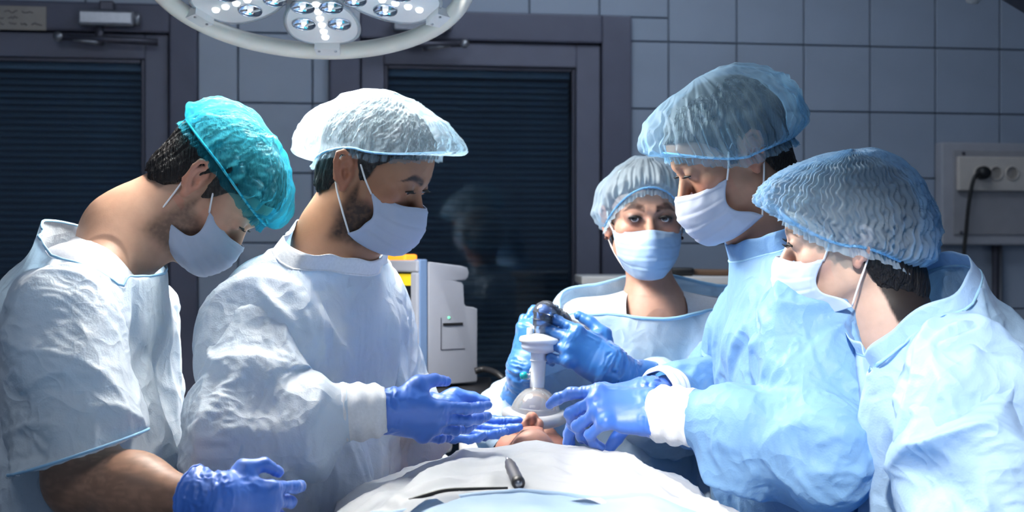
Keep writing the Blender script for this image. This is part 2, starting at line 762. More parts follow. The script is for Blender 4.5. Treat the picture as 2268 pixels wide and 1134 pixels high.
def skin_mat(name, rough=.48, sss=.12):
    m, nt, lk, b = new_mat(name)
    at = nt.new('ShaderNodeAttribute')
    at.attribute_name = 'Col'
    tc = nt.new('ShaderNodeTexCoord')
    n = nt.new('ShaderNodeTexNoise')
    n.inputs['Scale'].default_value = 60
    n.inputs['Detail'].default_value = 4
    lk.new(tc.outputs['Object'], n.inputs['Vector'])
    mr = nt.new('ShaderNodeMapRange')
    mr.inputs['To Min'].default_value = .86
    mr.inputs['To Max'].default_value = 1.14
    lk.new(n.outputs['Fac'], mr.inputs['Value'])
    mx = nt.new('ShaderNodeVectorMath'); mx.operation = 'SCALE'
    lk.new(at.outputs['Color'], mx.inputs[0]); lk.new(mr.outputs['Result'], mx.inputs['Scale'])
    lk.new(mx.outputs['Vector'], b.inputs['Base Color'])
    b.inputs['Roughness'].default_value = rough
    b.inputs['Subsurface Weight'].default_value = sss
    b.inputs['Specular IOR Level'].default_value = .35
    b.inputs['Subsurface Radius'].default_value = (.012, .005, .003)
    b.inputs['Subsurface Scale'].default_value = .6
    bump_noise(nt, lk, b, 350, .12, .0008, 2)
    return m


def attr_mat(name, rough=.4, coat=0.0):
    m, nt, lk, b = new_mat(name)
    at = nt.new('ShaderNodeAttribute')
    at.attribute_name = 'Col'
    lk.new(at.outputs['Color'], b.inputs['Base Color'])
    b.inputs['Roughness'].default_value = rough
    b.inputs['Coat Weight'].default_value = coat
    return m


def glass_mat(name, col=(1, 1, 1), rough=.05, clear=.75, body=.06):
    """thin clear plastic or glass: see-through, mirror-like by Fresnel, with a trace of milky body"""
    m, nt, lk, b = new_mat(name)
    b.inputs['Base Color'].default_value = (*col, 1)
    b.inputs['Roughness'].default_value = .4
    bp, _ = bump_noise(nt, lk, b, 40, .05, .001)
    tp = nt.new('ShaderNodeBsdfTransparent')
    tp.inputs['Color'].default_value = (*(np.array(col) * (.7 + .3 * clear)), 1)
    gl = nt.new('ShaderNodeBsdfGlossy')
    gl.inputs['Roughness'].default_value = rough
    lk.new(bp.outputs['Normal'], gl.inputs['Normal'])
    fr = nt.new('ShaderNodeFresnel')
    fr.inputs['IOR'].default_value = 1.5
    m1 = nt.new('ShaderNodeMixShader')
    lk.new(fr.outputs[0], m1.inputs[0])
    lk.new(tp.outputs[0], m1.inputs[1]); lk.new(gl.outputs[0], m1.inputs[2])
    m2 = nt.new('ShaderNodeMixShader')
    m2.inputs[0].default_value = body
    lk.new(m1.outputs[0], m2.inputs[1]); lk.new(b.outputs[0], m2.inputs[2])
    lk.new(m2.outputs[0], nt['Material Output'].inputs['Surface'])
    return m


def emit_mat(name, col, strength):
    m, nt, lk, b = new_mat(name)
    b.inputs['Base Color'].default_value = (*col, 1)
    b.inputs['Emission Color'].default_value = (*col, 1)
    b.inputs['Emission Strength'].default_value = strength
    bump_noise(nt, lk, b, 50, .05, .001)
    return m


# ================================================================ THE ROOM
M_TILE = plain('wall_tile_glaze', (.36, .42, .52), .32, var=.05, scale=6, bump=.03)
M_GROUT = plain('tile_grout', (.23, .27, .33), .9, var=.1, scale=60)
M_FRAME = plain('door_frame_paint', (.13, .135, .19), .5, var=.05, scale=12)
M_LEAF = plain('door_leaf_paint', (.165, .17, .23), .5, var=.05, scale=12)
M_SLAT = plain('blind_slat_paint', (.27, .35, .41), .5, var=.08, scale=9)
M_DARK = plain('dark_room_paint', (.02, .025, .035), .8)
M_FLOOR = plain('floor_vinyl', (.20, .24, .28), .35, var=.12, scale=18)
M_CEIL = plain('ceiling_paint', (.55, .58, .62), .8)
M_SIDE = plain('side_wall_paint', (.30, .35, .43), .6)
M_GLASS = glass_mat('door_glass', (.80, .88, .95), .03, .92, .0)
M_STEEL = plain('brushed_steel', (.42, .43, .47), .35, metal=.9, scale=80)
M_DKSTEEL = plain('dark_steel', (.10, .10, .13), .4, metal=.6, scale=80)
M_WHITE = plain('white_plastic', (.78, .78, .78), .35, var=.03)
M_BLACK = plain('black_rubber', (.012, .012, .014), .45)


def wobj(name, mb, mat, parent=None, smooth_=False, **props):
    o = link(name, mkmesh(name, mb.v, mb.f, smooth_), mat)
    if parent is None:
        o.matrix_world = WALLM
    else:
        o.parent = parent
    return setm(o, **props)


d1r = UV(438, 300)[0]
d1l = d1r - 0.90
d2l, d2r = UV(730, 300)[0], UV(1395, 300)[0]
dtop = UV(1200, 34)[1]
UL, UR, ZT = -2.3, 2.35, 2.85

mb = MB()
mb.box((UL, -.12, 0), (d1l, -.006, dtop))
mb.box((d1r, -.12, 0), (d2l, -.006, dtop))
mb.box((d2r, -.12, 0), (UR, -.006, dtop))
mb.box((UL, -.12, dtop), (UR, -.006, ZT))
mb.box((UL, -.40, 0), (UR, -.36, ZT))
wall_back = wobj('wall_back', mb, M_GROUT, kind='structure', label='blue-grey tiled back wall with two doors')

tu0, tu1 = UV(1480, 200)[0], UV(2213, 200)[0]
tw = (tu1 - tu0) / 5
tz0, tz1 = UV(1850, 102)[1], UV(1850, 248)[1]
th = tz0 - tz1
random.seed(3)
_tile_cache = {}


def tile(u0, u1, z0, z1):
    g = .0022
    w, h = u1 - u0 - 2 * g, z1 - z0 - 2 * g
    if w < .012 or h < .012:
        return
    key = (round(w, 3), round(h, 3))
    if key not in _tile_cache:
        q = MB().box((-w / 2, -.006, -h / 2), (w / 2, .006, h / 2), .002, seg=1)
        me = mkmesh('tile', q.v, q.f, False)
        me.materials.append(M_TILE)
        _tile_cache[key] = me
    o = bpy.data.objects.new('tile', _tile_cache[key])
    COL.objects.link(o)
    o.parent = wall_back
    o.location = ((u0 + u1) / 2, 0.0, (z0 + z1) / 2)
    o.rotation_euler = (random.uniform(-.006, .006), 0, random.uniform(-.006, .006))


holes = [(d1l, d1r), (d2l, d2r)]
for i in range(-22, 12):
    u0, u1 = tu0 + i * tw, tu0 + (i + 1) * tw
    if u1 < -1.9 or u0 > 1.9:
        continue
    for j in range(-9, 5):
        z0, z1 = tz0 + (j - 1) * th, tz0 + j * th
        if z1 < .55 or z0 > 2.5:
            continue
        rects = [(u0, u1, z0, z1)]
        for (a, b) in holes:
            nr = []
            for (p, q, r, s) in rects:
                if q <= a or p >= b or r >= dtop:
                    nr.append((p, q, r, s))
                    continue
                if s > dtop:
                    nr.append((p, q, dtop, s))
                if p < a:
                    nr.append((p, a, r, min(s, dtop)))
                if q > b:
                    nr.append((b, q, r, min(s, dtop)))
            rects = nr
        for t in rects:
            tile(*t)

floor = setm(MB().box((-2.4, -1.2, -.05), (2.5, 4.6, 0)).alone('floor', M_FLOOR, (0, 0, 0)), kind='structure',
             label='grey vinyl floor of the operating room')
ceiling = setm(MB().box((-2.4, -1.2, 2.85), (2.5, 4.6, 2.9)).alone('ceiling', M_CEIL, (0, 0, 0)), kind='structure',
               label='pale ceiling of the operating room')
wl = setm(MB().box((-2.45, -1.2, 0), (-2.35, 4.4, 2.85)).alone('wall_left', M_SIDE, (0, 0, 0)), kind='structure',
          label='blue-grey left wall')
wr = setm(MB().box((2.45, -1.2, 0), (2.55, 4.7, 2.85)).alone('wall_right', M_SIDE, (0, 0, 0)), kind='structure',
          label='blue-grey right wall')


def door(name, ul, ur, wl_, wr_, wt, lf, label):
    """frame, leaf with a glazed opening, glass and a slatted blind behind the glass"""
    t = bpy.data.objects.new(name, None)
    COL.objects.link(t)
    t.matrix_world = WALLM
    setm(t, kind='structure', label=label)
    wb = .62
    m = MB()
    m.box((ul, -.10, 0), (lf[0], .030, dtop), .006)
    m.box((lf[1], -.10, 0), (ur, .030, dtop), .006)
    m.box((lf[0], -.10, lf[2]), (lf[1], .030, dtop), .006)
    wobj('door_frame', m, M_FRAME, t)
    g = .004
    a, b, c = lf[0] + g, lf[1] - g, lf[2] - g
    m = MB()
    m.box((a, -.06, .01), (wl_, .014, c), .004)
    m.box((wr_, -.06, .01), (b, .014, c), .004)
    m.box((wl_, -.06, wt), (wr_, .014, c), .004)
    m.box((wl_, -.06, .01), (wr_, .014, wb), .004)
    leaf = wobj('door_leaf', m, M_LEAF, t)
    m = MB()
    e = .012
    for (x0, x1, y0, y1) in ((wl_, wl_ + e, wb, wt), (wr_ - e, wr_, wb, wt), (wl_ + e, wr_ - e, wt - e, wt), (wl_ + e, wr_ - e, wb, wb + e)):
        m.box((x0, -.012, y0), (x1, .004, y1), .003)
    wobj('glazing_bead', m, M_DKSTEEL, leaf)
    wobj('pane', MB().box((wl_ + .002, -.020, wb + .002), (wr_ - .002, -.015, wt - .002)), M_GLASS, leaf)
    blind = wobj('window_blind', MB().box((wl_ + .012, -.058, wt - .03), (wr_ - .012, -.030, wt - .004), .003), M_SLAT, t)
    w = wr_ - wl_ - .03
    sm = MB()
    prof = [(-.5, 0), (-.25, .0016), (0, .0022), (.25, .0016), (.5, 0)]
    V, F = [], []
    dp = .021
    for (p, q) in prof:
        for sx in (-1, 1):
            for th_ in (0, -.0008):
                V.append((sx * w / 2, p * dp, q + th_))
    for k in range(len(prof) - 1):
        o = k * 4
        F += [(o, o + 2, o + 6, o + 4), (o + 1, o + 5, o + 7, o + 3), (o, o + 4, o + 5, o + 1), (o + 2, o + 3, o + 7, o + 6)]
    sm.raw(V, F)
    me = mkmesh('slat', sm.v, sm.f, False)
    me.materials.append(M_SLAT)
    z = wt - .045
    while z > wb + .03:
        o = bpy.data.objects.new('slat', me)
        COL.objects.link(o)
        o.parent = blind
        o.location = ((wl_ + wr_) / 2, -.046, z)
        o.rotation_euler = (math.radians(36), 0, 0)
        z -= .0188
    return t


wt2 = UV(1060, 147)[1]
door('door_1', d1l, d1r, d1l + .16, UV(322, 300)[0], UV(160, 129)[1], (d1l + .085, UV(377, 200)[0], UV(200, 72)[1]),
     'dark grey door at the left with a blind behind its glass')
door('door_2', d2l, d2r, UV(850, 300)[0], UV(1275, 300)[0], wt2, (UV(797, 300)[0], UV(1330, 300)[0], UV(1200, 96)[1]),
     'dark grey door in the middle with a blind behind its glass')


def wthing(name, label, cat, u, z, out=0.0):
    t = bpy.data.objects.new(name, None)
    COL.objects.link(t)
    t.matrix_world = WALLM @ Matrix.Translation((u, out, z))
    BASE[t.name] = np.array([0, 0, 0.0])
    return setm(t, label=label, category=cat)


def closer(u0, u1, zc, arm_z, flip, label):
    t = wthing('door_closer', label, 'door closer', (u0 + u1) / 2, zc, .033)
    w = (u1 - u0) / 2
    m = MB().box((-w, -.002, -.022), (w, .05, .022), .008, seg=3)
    b = m.build(t, 'closer_body', M_STEEL)
    MB().lathe([(.021, 0), (.021, .012), (.014, .016), (0, .016)], (w, .025, 0), (1, 0, 0), 20).build(t, 'end_cap', M_STEEL, True, parent=b)
    MB().box((-.02, .005, .022), (.02, .035, .05), .004).build(t, 'mounting_plate', M_DKSTEEL)
    s = -1 if flip else 1
    dz = arm_z - zc
    MB().lathe([(.012, -.075), (.012, -.02)], (-.02 * s, .025, 0), (0, 0, 1), 14).build(t, 'spindle', M_DKSTEEL, True)
    MB().tube([(-.02 * s, .03, -.07), (-.13 * s, .035, dz + .01)], .007, 8).build(t, 'arm', M_STEEL, True)
    MB().tube([(-.13 * s, .035, dz + .008), (.14 * s, .022, dz)], .010, 8).build(t, 'arm', M_DKSTEEL, True)
    MB().lathe([(.013, -.012), (.013, .012)], (-.13 * s, .035, dz + .008), (0, 1, 0), 14).build(t, 'pivot_joint', M_STEEL, True)


a, z = UV(182, 48)
closer(a, UV(305, 48)[0], z, UV(250, 98)[1], False, 'steel door closer above the left door, beside the sign plate')
a, z = UV(868, 60)
closer(a, UV(985, 60)[0], z, UV(900, 108)[1], True, 'steel door closer above the middle door, behind the lamp ring')

# sign plate above the left door
u0, zc = UV(-60, 42)
u1 = UV(108, 42)[0]
hz = (UV(50, 15)[1] - UV(50, 68)[1]) / 2
M_SIGN = plain('sign_plate_paint', (.40, .36, .32), .5)
M_INK = plain('sign_ink', (.10, .09, .09), .6)
t = wthing('sign_plate', 'beige sign plate with unreadable writing above the left door', 'sign', (u0 + u1) / 2, zc, .031)
w = (u1 - u0) / 2
MB().box((-w, 0, -hz), (w, .006, hz), .002).build(t, 'plate', M_SIGN)
m = MB()
for r in range(3):
    x = -w + .02
    zz = hz * (.5 - r * .5)
    while x < w - .03:
        l = random.uniform(.015, .045)
        if random.random() < .75:
            pts = [(x + l * q / 6, .0068, zz + random.uniform(-.004, .004)) for q in range(7)]
            m.tube(pts, .0011, 4)
        x += l + .012
m.build(t, 'writing', M_INK)

# electrical service panel on the right
ul_, zt_ = UV(2068, 318)
zb_ = UV(2068, 543)[1]
M_PANEL = plain('panel_enamel', (.46, .46, .50), .4, var=.04)
M_PANEL2 = plain('panel_cover_enamel', (.38, .37, .39), .4, var=.04)
M_SOCK = plain('socket_plastic', (.72, .65, .59), .45, var=.03)
ur_ = ul_ + .42
t = wthing('service_panel', 'grey wall service panel with cream power sockets', 'wall panel', (ul_ + ur_) / 2, zb_, .006)
cu = (ul_ + ur_) / 2


def pu(px, py):
    q = UV(px, py)
    return q[0] - cu, q[1] - zb_


H_ = zt_ - zb_
W_ = (ur_ - ul_) / 2
MB().box((-W_, 0, 0), (W_, .05, H_), .006).build(t, 'housing', M_PANEL)
x0, y1 = pu(2092, 336)
_, y0 = pu(2092, 520)
MB().box((x0, .05, y0), (W_ - .025, .056, y1), .002).build(t, 'front_cover', M_PANEL2)
x0, y1 = pu(2097, 350)
x1, y0 = pu(2265, 426)
strip = MB().box((x0, .056, y0), (x1, .074, y1), .004).build(t, 'socket_strip', M_SOCK)
for px in (2145, 2178, 2213):
    x, z = pu(px, 387)
    s = MB().lathe([(.0215, .074), (.0225, .078), (.0195, .079), (.0185, .066), (0, .066)], (x, 0, z), (0, 1, 0), 28).build(t, 'socket', M_SOCK, True, parent=strip)
    if px > 2150:
        k = MB()
        for dx, dz in ((-.006, -.008), (.006, .008)):
            k.lathe([(.003, .0662), (.003, .0672), (0, .0672)], (x + dx, 0, z + dz), (0, 1, 0), 10)
        k.build(t, 'pin_hole', M_BLACK, parent=s)
for px, py in ((2113, 343), (2108, 516), (2263, 485)):
    x, z = pu(px, py)
    MB().lathe([(.005, .056), (.005, .060), (.003, .062), (0, .062)], (x, 0, z), (0, 1, 0), 12).build(t, 'screw', M_DKSTEEL, True)
# plug and cable (a thing plugged in)
x, z = UV(2145, 387)
t = wthing('power_plug', 'black power plug and cable hanging from the service panel', 'plug', x, z, .08)
MB().lathe([(.0, -.004), (.019, -.004), (.0205, .004), (.0205, .022), (.017, .034), (0, .036)], (0, 0, 0), (0, 1, 0), 24).build(t, 'plug_body', M_BLACK, True)
MB().tube(crom([(0, .02, 0), (-.022, .022, -.004), (-.038, .024, -.03), (-.05, .024, -.09), (-.058, .022, -.17), (-.066, .02, -.30), (-.05, .02, -.55), (-.03, .02, -.9), (-.03, .02, -1.34)], 50),
          list(np.linspace(.011, .0062, 8)) + [.0062] * 42, 10).build(t, 'cable', M_BLACK, True)
# conduits below the panel
for i, (px, r, m_) in enumerate(((2194, .011, M_DKSTEEL), (2206, .007, M_STEEL))):
    u, z = UV(px, 545)
    o = MB().tube([(0, 0, -z), (0, 0, -.0)], r, 12).alone('wall_conduit', m_, (0, 0, 0), True,
        label=('dark' if i == 0 else 'slim steel') + ' vertical conduit running down below the service panel', category='pipe')
    o.matrix_world = WALLM @ Matrix.Translation((u, .02 + r, z))

# ================================================================ SURGICAL LAMP
M_RING = plain('lamp_ring_paint', (.80, .77, .70), .35, var=.02)
M_POD = plain('lamp_pod_plastic', (.86, .86, .87), .25, var=.02, coat=.3)
M_REFL = plain('lamp_reflector_chrome', (.75, .80, .88), .12, metal=1.0, var=.03, scale=200)
M_LENS = glass_mat('lamp_lens', (.92, .96, 1.0), .04, .6, .2)
M_LED = emit_mat('lamp_led', (1.0, .98, .95), .85)
LC = P(685, -45, 2.40)
LR = 362 / FPX * 2.40
tl = math.radians(18)
E1 = np.array([1.0, 0, 0])
E2 = np.array([0, math.cos(tl), -math.sin(tl)])
E3 = np.array([0, -math.sin(tl), -math.cos(tl)])           # light direction


def LP(u, v, w=0.0):
    return LC + LR * (u * E1 + v * E2) + w * E3


LM = Matrix(((*[LR * E1[0], LR * E2[0], E3[0]], LC[0]), (LR * E1[1], LR * E2[1], E3[1], LC[1]),
             (LR * E1[2], LR * E2[2], E3[2], LC[2]), (0, 0, 0, 1)))
lamp = thing('surgical_lamp', 'large white surgical lamp with round guard ring over the table', 'surgical lamp', LC)
ang = np.linspace(0, 2 * math.pi, 120, endpoint=False)
ringp = np.array([LP(math.cos(a) * .965, math.sin(a) * .965) for a in ang])
MB().tube(ringp, .0165, 16, closed=True).build(lamp, 'guard_ring', M_RING, True)
MB().lathe([(.0, -.13), (.06, -.13), (.10, -.09), (.10, -.02), (.085, 0), (0, 0)], LC, E3, 40).build(lamp, 'hub', M_POD, True)
up = LC - E3 * .12
MB().tube(crom([up, up + [0, 0, .12], up + [.0, .15, .35], up + [0, .2, 2.79 - up[2]]], 24), .028, 16).build(lamp, 'suspension_arm', M_POD, True)
for k in range(6):
    th_ = math.radians(60 * k)
    ca, sa = math.cos(th_), math.sin(th_)
    # egg-shaped pod outline; axis along +v turned by th
    rr = [.20, .27, .34, .42, .50, .58, .66, .73, .79, .83, .855, .865]
    ww = [.10, .125, .165, .205, .228, .238, .236, .222, .19, .145, .08, 0]
    pol = [(w_, r_) for r_, w_ in zip(rr, ww)] + [(-w_, r_) for r_, w_ in list(zip(rr, ww))[-2::-1]]
    rot = lambda x, y: (x * ca - y * sa, x * sa + y * ca)
    poly = [rot(*q) for q in pol]
    pod = MB().prism(poly, -.055, .0, LM).build(lamp, 'lamp_pod', M_POD)
    autosmooth(pod, 50)
    rim = np.array([LP(*rot(x * 1.0, y), -.001) for x, y in crom(pol, 70, True)])
    MB().tube(rim, .0035, 8, closed=True).build(lamp, 'pod_rim', M_LENS, True, parent=pod)
    for (x, y) in ((-.115, .565), (.115, .565), (-.112, .34), (.112, .34)):
        if y < .4:
            x *= .80
        c = LP(*rot(x, y))
        R_ = .072 * LR
        rf = MB().lathe([(R_ * 1.12, .0005), (R_ * 1.05, .004), (R_, .003), (R_ * .97, .001), (R_ * .8, -.006), (R_ * .5, -.010), (R_ * .2, -.012), (0, -.012)], c, E3, 28).build(lamp, 'reflector', M_REFL, True, parent=pod)
        MB().lathe([(0, .006), (R_ * .22, .004), (R_ * .26, -.004), (R_ * .26, -.010)], c, E3, 12).build(lamp, 'bulb', M_LED, True, parent=pod)
        MB().tube([c + E1 * R_ * .9, c + E1 * R_ * .1 + E3 * .005], .0022, 6).build(lamp, 'bulb_holder', M_POD, True, parent=pod)
    for y in (.30, .40, .49, .58, .67, .75):
        c = LP(*rot(0, y))
        MB().lathe([(.0075, 0), (.0075, .002), (.006, .005), (.003, .0065), (0, .0065)], c, E3, 14).build(lamp, 'led_lens', M_LED, True, parent=pod)
    # bracket from pod tip to ring
    br = MB().prism([rot(-.085, .84), rot(.085, .84), rot(.075, .985), rot(-.075, .985)], -.002, .014, LM, ).build(lamp, 'ring_bracket', M_WHITE)
    for x in (-.055, .055):
        MB().lathe([(.0026, .014), (.0026, .0155), (0, .0155)], LP(*rot(x, .87)), E3, 10).build(lamp, 'screw', M_STEEL, True, parent=br)

# second lamp: only a handle tip and its arm reach into the top right corner
b0 = P(2157, -18, 2.9)
t = thing('ceiling_lamp', 'pale arm and round handle tip of another lamp at the top right corner', 'surgical lamp', b0)
MB().lathe([(0, -.027), (.012, -.024), (.018, -.014), (.019, .0), (.019, .10)], b0, (.15, 0, 1), 24).build(t, 'handle', M_WHITE, True)
a_, b_ = P(2090, -95, 3.1), P(2420, 105, 3.1)
dirn = unit(b_ - a_)
nrm = unit(np.cross(dirn, (0, 1, 0)))
if nrm[2] < 0:
    nrm = -nrm
AM = Matrix(((dirn[0], 0, nrm[0], a_[0]), (dirn[1], 1, nrm[1], a_[1]), (dirn[2], 0, nrm[2], a_[2]), (0, 0, 0, 1)))
M_ARM = plain('lamp_arm_paint', (.33, .34, .38), .45)
L_ = np.linalg.norm(b_ - a_)
MB().box((0, -.04, .012), (L_, .04, .11), .006, M=AM).build(t, 'arm', M_ARM)
MB().box((0, -.045, 0), (L_, .045, .012), .003, M=AM).build(t, 'lower_edge', M_DKSTEEL)
MB().tube([b0 + [.015, 0, .09], b0 + [.015, .1, .13], b0 + [.04, .2, .16]], .016, 12).build(t, 'handle_stem', M_ARM, True)

# ================================================================ PATIENT MONITOR AND BACKGROUND EQUIPMENT
M_CASE = plain('monitor_case', (.33, .35, .41), .4, var=.02)
M_STRIPE = plain('monitor_stripe', (.15, .24, .42), .4, var=.03)
M_SCREEN = plain('screen_glass', (.008, .010, .014), .12, var=.2, spec=.6)
M_AMBER = emit_mat('alarm_lamp', (1.0, .30, .02), .9)
M_YEL = emit_mat('screen_yellow', (.75, .55, .02), .30)
M_GRN = emit_mat('green_led', (.2, .9, .5), .6)
al = math.radians(52)
fn = np.array([-math.sin(al), -math.cos(al), 0])            # screen faces left and to the camera
sd = -fn                                                    # depth direction (back of the case)
rt = np.array([math.cos(al), -math.sin(al), 0])             # outward normal of the side we see
YM = 3.0
fc = P(948, 855, YM)                                        # lower front edge of the visible side
mon = thing('patient_monitor', 'white bedside patient monitor with orange alarm lamp on top', 'monitor', fc)


def MP(a, b, c):                                            # a: towards us along rt, b: depth, c: up
    return fc + rt * a + sd * b + np.array([0, 0, c])


MM = Matrix(((sd[0], 0, rt[0], fc[0]), (sd[1], 0, rt[1], fc[1]), (sd[2], 1, rt[2], fc[2]), (0, 0, 0, 1)))
k_ = .14 / .108 / 1000                                      # metres of depth per pixel on the side
sidep = [(.0, .0), (104, .0), (106, 6), (106, 168), (98, 172), (82, 174), (78, 180), (76, 222), (72, 229), (58, 232), (80, 233), (86, 240), (88, 252), (84, 262), (72, 266), (6, 275), (0, 275)]
poly = [(x * k_, z / 1000) for x, z in sidep]
body = MB().prism(poly, -.34, .0, MM, bev=.004).build(mon, 'case', M_CASE)
autosmooth(body, 40)
MB().box((-.002, -.024, -.002), (.022, -.002, .281), .003, M=Matrix(((rt[0], sd[0], 0, fc[0]), (rt[1], sd[1], 0, fc[1]), (0, 0, 1, fc[2]), (0, 0, 0, 1))) @ Matrix.Translation((-.020, .0, 0))).build(mon, 'side_stripe', M_STRIPE)
BM_ = Matrix(((rt[0], sd[0], 0, fc[0]), (rt[1], sd[1], 0, fc[1]), (0, 0, 1, fc[2]), (0, 0, 0, 1)))
m = MB()
for lo, hi in (((-.345, -.03, -.002), (.0, -.004, .022)), ((-.345, -.03, .252), (.0, -.004, .279)), ((-.345, -.03, .022), (-.322, -.004, .252)), ((-.026, -.03, .022), (.0, -.004, .252))):
    m.box(lo, hi, .004, M=BM_)
bez = m.build(mon, 'bezel', M_CASE)
scr = MB().box((-.322, -.020, .022), (-.026, -.006, .252), M=BM_).build(mon, 'screen', M_SCREEN)
MB().box((-.085, -.0212, .222), (-.030, -.020, .248), M=BM_).build(mon, 'yellow_screen_field', M_YEL, parent=scr)
m = MB()
for (x, z, w_) in ((-.10, .225, .03), (-.15, .19, .05), (-.09, .17, .012), (-.09, .13, .02), (-.08, .10, .02), (-.14, .07, .05)):
    m.box((x, -.0212, z), (x + w_, -.020, z + .004), M=BM_)
m.build(mon, 'screen_text', M_STEEL, parent=scr)
MB().box((-.062, -.028, .092), (-.055, -.020, .105), M=BM_).build(mon, 'yellow_mark', M_YEL, parent=scr)
MB().box((-.135, -.026, .275), (-.055, .01, .292), .005, M=BM_).build(mon, 'alarm_lamp', M_AMBER)
SM_ = MM
MB().box((.040, .132, .000), (.094, .138, .0025), .0005, M=SM_).build(mon, 'card_slot', M_BLACK)
m = MB()
m.box((.036, .078, 0), (.100, .0795, .0012), M=SM_).box((.034, .078, 0), (.0355, .15, .0012), M=SM_)
m.build(mon, 'panel_line', M_DKSTEEL)
MB().lathe([(.003, 0), (.003, .002), (0, .002)], MP(0, .056, .150), rt, 10).build(mon, 'status_led', M_GRN)

# trolley that carries the monitor
tb = P(985, 860, 3.02)
M_TROL = plain('trolley_dark', (.03, .035, .045), .5)
t = thing('equipment_trolley', 'dark trolley standing under the patient monitor', 'trolley', (tb[0] - .1, tb[1] + .08, 0))
zt = fc[2] - .006
bx = np.array([tb[0] - .1, tb[1] + .08])
MB().box((bx[0] - .24, bx[1] - .20, zt - .022), (bx[0] + .20, bx[1] + .20, zt), .006).build(t, 'shelf', M_BLACK)
MB().box((bx[0] - .24, bx[1] - .16, .62), (bx[0] + .20, bx[1] + .18, .70), .01).build(t, 'drawer', M_TROL)
for sx in (-.2, .16):
    MB().box((bx[0] + sx, bx[1] + .1, .06), (bx[0] + sx + .04, bx[1] + .14, zt - .022), .005).build(t, 'post', M_TROL)
MB().box((bx[0] - .25, bx[1] - .18, .05), (bx[0] + .21, bx[1] + .2, .09), .01).build(t, 'base', M_TROL)
for sx in (-.22, .18):
    for sy in (-.14, .16):
        MB().lathe([(.025, -.012), (.025, .012)], (bx[0] + sx, bx[1] + sy, .025), (1, 0, 0), 16).build(t, 'caster', M_BLACK, True)
# cable from monitor to the right
c0 = P(1052, 822, 3.05)
MB().tube(crom([c0, P(1075, 818, 3.05), P(1110, 835, 3.0), P(1150, 900, 3.0), P(1160, 1100, 3.0), [P(1160, 1100, 3.0)[0], 3.0, .012], [P(1100, 1100, 3.0)[0], 3.1, .012]], 40), .007, 8).alone(
    'monitor_cable', M_BLACK, c0, True, label='black cable leaving the back of the patient monitor', category='cable')

# canisters and hoses seen below the hands
M_CAN = plain('canister_plastic', (.62, .63, .66), .4)
for i, (x0, x1, yt, yb, Y, lab) in enumerate(((962, 1001, 925, 1001, 2.82, 'grey-white rounded canister hanging below the open gloved hands'),
                                         (1017, 1062, 958, 1060, 2.90, 'grey-white lidded canister beside the patient drape, right of the other'))):
    c = P((x0 + x1) / 2, yb, Y)
    w = (x1 - x0) / 2 / FPX * Y
    h = (yb - yt) / FPX * Y
    t = thing('suction_canister', lab, 'canister', c, 'canisters beside the table')
    if i == 0:
        MB().box((c[0] - w, c[1] - w, c[2]), (c[0] + w, c[1] + w, c[2] + h), w * .45, seg=4).build(t, 'vessel', M_CAN, True)
        MB().box((c[0] - w * .7, c[1] - w * .7, c[2] + h), (c[0] + w * .7, c[1] + w * .7, c[2] + h + .02), .004).build(t, 'lid', M_WHITE)
        MB().tube([c + [0, w, h * .8], c + [0, .16, h * .8]], .008, 8).build(t, 'hanger', M_DKSTEEL, True)
    else:
        MB().lathe([(w * .9, 0), (w, .01), (w, h * .84)], c, n=28).build(t, 'vessel', M_CAN, True)
        MB().lathe([(w * 1.02, h * .84), (w * 1.02, h), (w * .8, h + .006), (0, h + .006)], c, n=28).build(t, 'lid', M_WHITE, True)
        MB().tube([c + [0, w, h * .7], c + [0, .10, h * .7]], .008, 8).build(t, 'hanger', M_DKSTEEL, True)
M_HOSE = plain('hose_plastic', (.62, .66, .70), .35)
for i, pts in enumerate(([(930, 985), (960, 1002), (990, 1022), (1030, 1060)], [(905, 1000), (930, 1016), (945, 1040), (955, 1080)], [(935, 1012), (960, 1026), (985, 1050), (1000, 1090)])):
    q = [P(x, y, 2.75 + .02 * i) for x, y in pts]
    q = [np.array([q[0][0] - .12, q[0][1] + .2, q[0][2] + .05])] + q + [np.array([q[-1][0] + .02, q[-1][1], .55]), np.array([q[-1][0] + .05, q[-1][1] + .1, .02])]
    MB().tube(crom(q, 40), .009 if i != 2 else .006, 10).alone('suction_hose', M_HOSE, q[0], True,
        label=('uppermost pale hose under the canister', 'lowest pale hose beside the gown sleeve', 'thin pale hose between two thicker ones')[i], category='hose', group='hoses beside the table')

# cabinet behind the woman in the middle
c0, c1 = P(1298, 612, 3.45), P(1720, 612, 3.45)
M_CAB = plain('cabinet_enamel', (.50, .49, .47), .4)
t = thing('supply_cabinet', 'white supply cabinet against the wall behind the woman', 'cabinet', (.5 * (c0[0] + c1[0]), 3.6, 0))
MB().box((c0[0], 3.46, .08), (c1[0], 3.80, c0[2] - .022), .004).build(t, 'carcass', M_CAB)
MB().box((c0[0] - .012, 3.44, c0[2] - .022), (c1[0] + .012, 3.82, c0[2]), .004).build(t, 'top', M_WHITE)
n = 3
wd = (c1[0] - c0[0]) / n
for i in range(n):
    d = MB().box((c0[0] + i * wd + .004, 3.442, .10), (c0[0] + (i + 1) * wd - .004, 3.46, c0[2] - .03), .003).build(t, 'door', M_CAB)
    MB().tube([(c0[0] + i * wd + .03, 3.425, .9), (c0[0] + i * wd + .03, 3.425, 1.05)], .006, 8).build(t, 'handle', M_STEEL, True, parent=d)
MB().box((c0[0] + .02, 3.50, 0), (c1[0] - .02, 3.78, .08)).build(t, 'plinth', M_DKSTEEL)
b = P(1540, 612, 3.5)
t = thing('handheld_device', 'black handheld device lying on the cabinet behind the tall man', 'device', (b[0], b[1], c0[2]))
